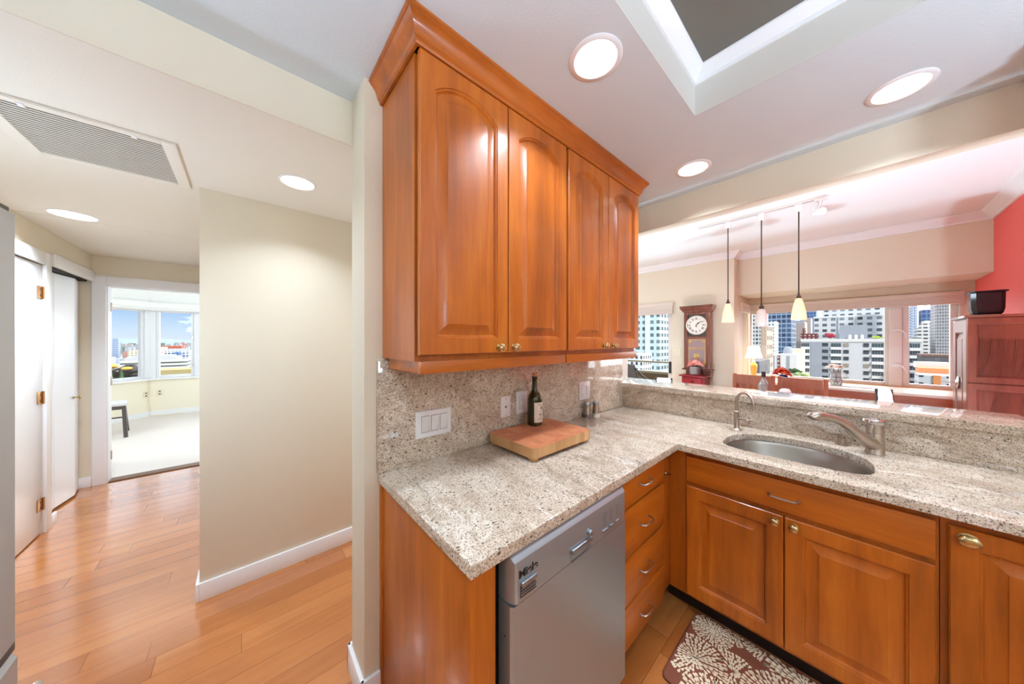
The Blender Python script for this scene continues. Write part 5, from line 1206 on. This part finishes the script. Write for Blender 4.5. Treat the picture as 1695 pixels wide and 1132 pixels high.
# bay side
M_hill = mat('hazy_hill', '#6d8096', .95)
b = MB(); L = []
rn = random.Random(11)
for k in range(61):
    y = -1500+k*35; z = 8+5*sin(k*.31)+3*sin(k*.83+1)+rn.uniform(-1.5, 1.5); L.append([(-2400, y, -36), (-2500, y, z), (-2900, y, z+6), (-2950, y, -36)])
o = b.loops(L).build('hills', M_hill); o['kind'] = 'structure'
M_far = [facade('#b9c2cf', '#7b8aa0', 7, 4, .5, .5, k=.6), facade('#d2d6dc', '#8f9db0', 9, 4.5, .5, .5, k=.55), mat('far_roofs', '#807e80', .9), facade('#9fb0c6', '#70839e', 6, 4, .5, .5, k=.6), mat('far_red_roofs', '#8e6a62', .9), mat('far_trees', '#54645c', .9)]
PL = [(-930, -900, -186, -172), (-440, -420, -77, -67), (-545, -518, -74, -50), (-490, -480, -67, -63), (-418, -396, -53, -38), (-310, -300, -25, -21), (-252, -230, -45, -22)]
for k in range(260):
    d = rn.uniform(330, 2300)**1.0; frac = rn.uniform(-.02, 1.02); y = d*(-.215+frac*.155)
    hgt = rn.uniform(6, 20) if d < 900 else rn.uniform(10, 32); wd = d*rn.uniform(.004, .012); q = (-d-wd-1, -d+1, y-1, y+wd+1)
    if any(q[0] < e[1] and e[0] < q[1] and q[2] < e[3] and e[2] < q[3] for e in PL): continue
    PL.append(q)
    tag(box(-d-wd, -d, y, y+wd, G, G+hgt).build('distant_building', M_far[k % 6]), 'small hazy low-rise block in the sprawl below the far hills', 'building', 'distant low-rise blocks towards the hills')
tower('office_tower', 'blue grey tower block on the far skyline at the left of the bedroom window', -912, -900, -185, -176, 5.6, facade('#8b9db5', '#6a7d99', 3, 4, .5, .5, k=.7))  # distance haze is put into this tower's wall and window colours
tower('low_office', 'cream low office block above the white office terrace', -440, -420, -77, -67.5, -7.2, facade('#e8e2cc', '#8a8672', 2.2, 1.9, .6, .45, k=.55))
t = thing('office_building', 'white terraced office building with curved end below the bedroom window', 'building', (-240, -33, G))
ol = [(-230, -44.5)]+[(-230, -25)]+[(-233+3*cos(pi/2*k/6), -25+2.2*sin(pi/2*k/6)) for k in range(7)]+[(-250, -22.8), (-250, -44.5)]
MB().prism(ol, 'XY', G, -8.4).build('wing', F_office, t); box(-252, -233, -44, -27, -8.4, -6.9).build('upper_storey', F_gry, t); box(-252, -236, -42, -29, -6.9, -6.2).build('roof_slab', F_gry, t)
tower('brick_building', 'long red-roofed brick building in the middle distance', -545, -520, -74, -56, -4.6, F_rust, parts=(('lower_wing', (-522, -518, -72, -50, G, -7.5), F_glassb),))
tower('apartment_tower', 'narrow white and red tower before the long brick roof', -490, -480, -66.5, -63, -5.2, facade('#f1ece8', '#b5705e', 1.4, 2.2, .45, .5, k=.6))
tower('apartment_building', 'blue grey apartment blocks behind the curved office', -418, -400, -53, -38.5, -7.4, F_glassb, parts=(('dark_block', (-399, -396, -47, -43.5, G, -8.4), F_slate),))
tower('apartment_tower', 'grey tower at the right edge of the bedroom view', -310, -300, -25, -21, -3, F_glassb)
tag(MB().prism([(-200, -27.8), (-186, -27.8), (-186, -15), (-200, -15)], 'XY', G, -10.6).build('lawn_terrace', mat('dry_lawn', '#857a54', .95)), 'dry tan lawn terrace below the curved office', 'lawn')
t = thing('pavilion', 'dark rounded metal pavilion with gold facets below the bedroom window', 'building', (-145, -26, G))
M_pv = mat('dark_bronze_skin', '#2c2524', .25, .5); M_pg = mat('gold_skin', '#d2a23f', .3, .5); M_pc = mat('copper_skin', '#8a4a30', .3, .5)
random.seed(5)
b = MB()
for c_, r_, s_ in (((-142, -25.4, -7.4), 2.1, (1, 1.1, .95)), ((-143, -27.3, -7.8), 1.7, (1, 1.3, .8)), ((-141, -24.2, -8.8), 1.2, (1, 1, .9))): b.ball(c_, r_, 3, s_)
b.build('dark_shell', M_pv, t)
MB().ball((-140.2, -25.9, -6.6), .9, 3, (.6, 1.2, .55)).build('gold_facet', M_pg, t); MB().ball((-146, -30.3, -6.1), 1.5, 3, (1, 1.2, .6)).build('gold_facet', M_pg, t)
MB().ball((-139.6, -24.4, -9.6), 1.0, 3, (.7, 1.2, .45)).build('copper_facet', M_pc, t); box(-150, -143, -31, -24, G, -8.6).build('base', M_pv, t)
for y_, lbl in ((-22.55, 'dark green conical tree at the left corner of the bedroom window'), (-21.1, 'dark green conical tree right of its twin below the bedroom window')):
    t = thing('conical_tree', lbl, 'tree', (-110, y_, G)); random.seed(int(-y_*10))
    b = MB()
    for k in range(9):
        z = -9.5+k*.52; rr = .62*(1-k/9.5)**.7; b.ball((-110, y_, z), max(.12, rr), 2, (1, 1, .9), .16)
    b.build('foliage', M_leafd, t); MB().tube([(-110, y_, G), (-110, y_, -9.4)], .12, 6).build('trunk', M_bronze, t)
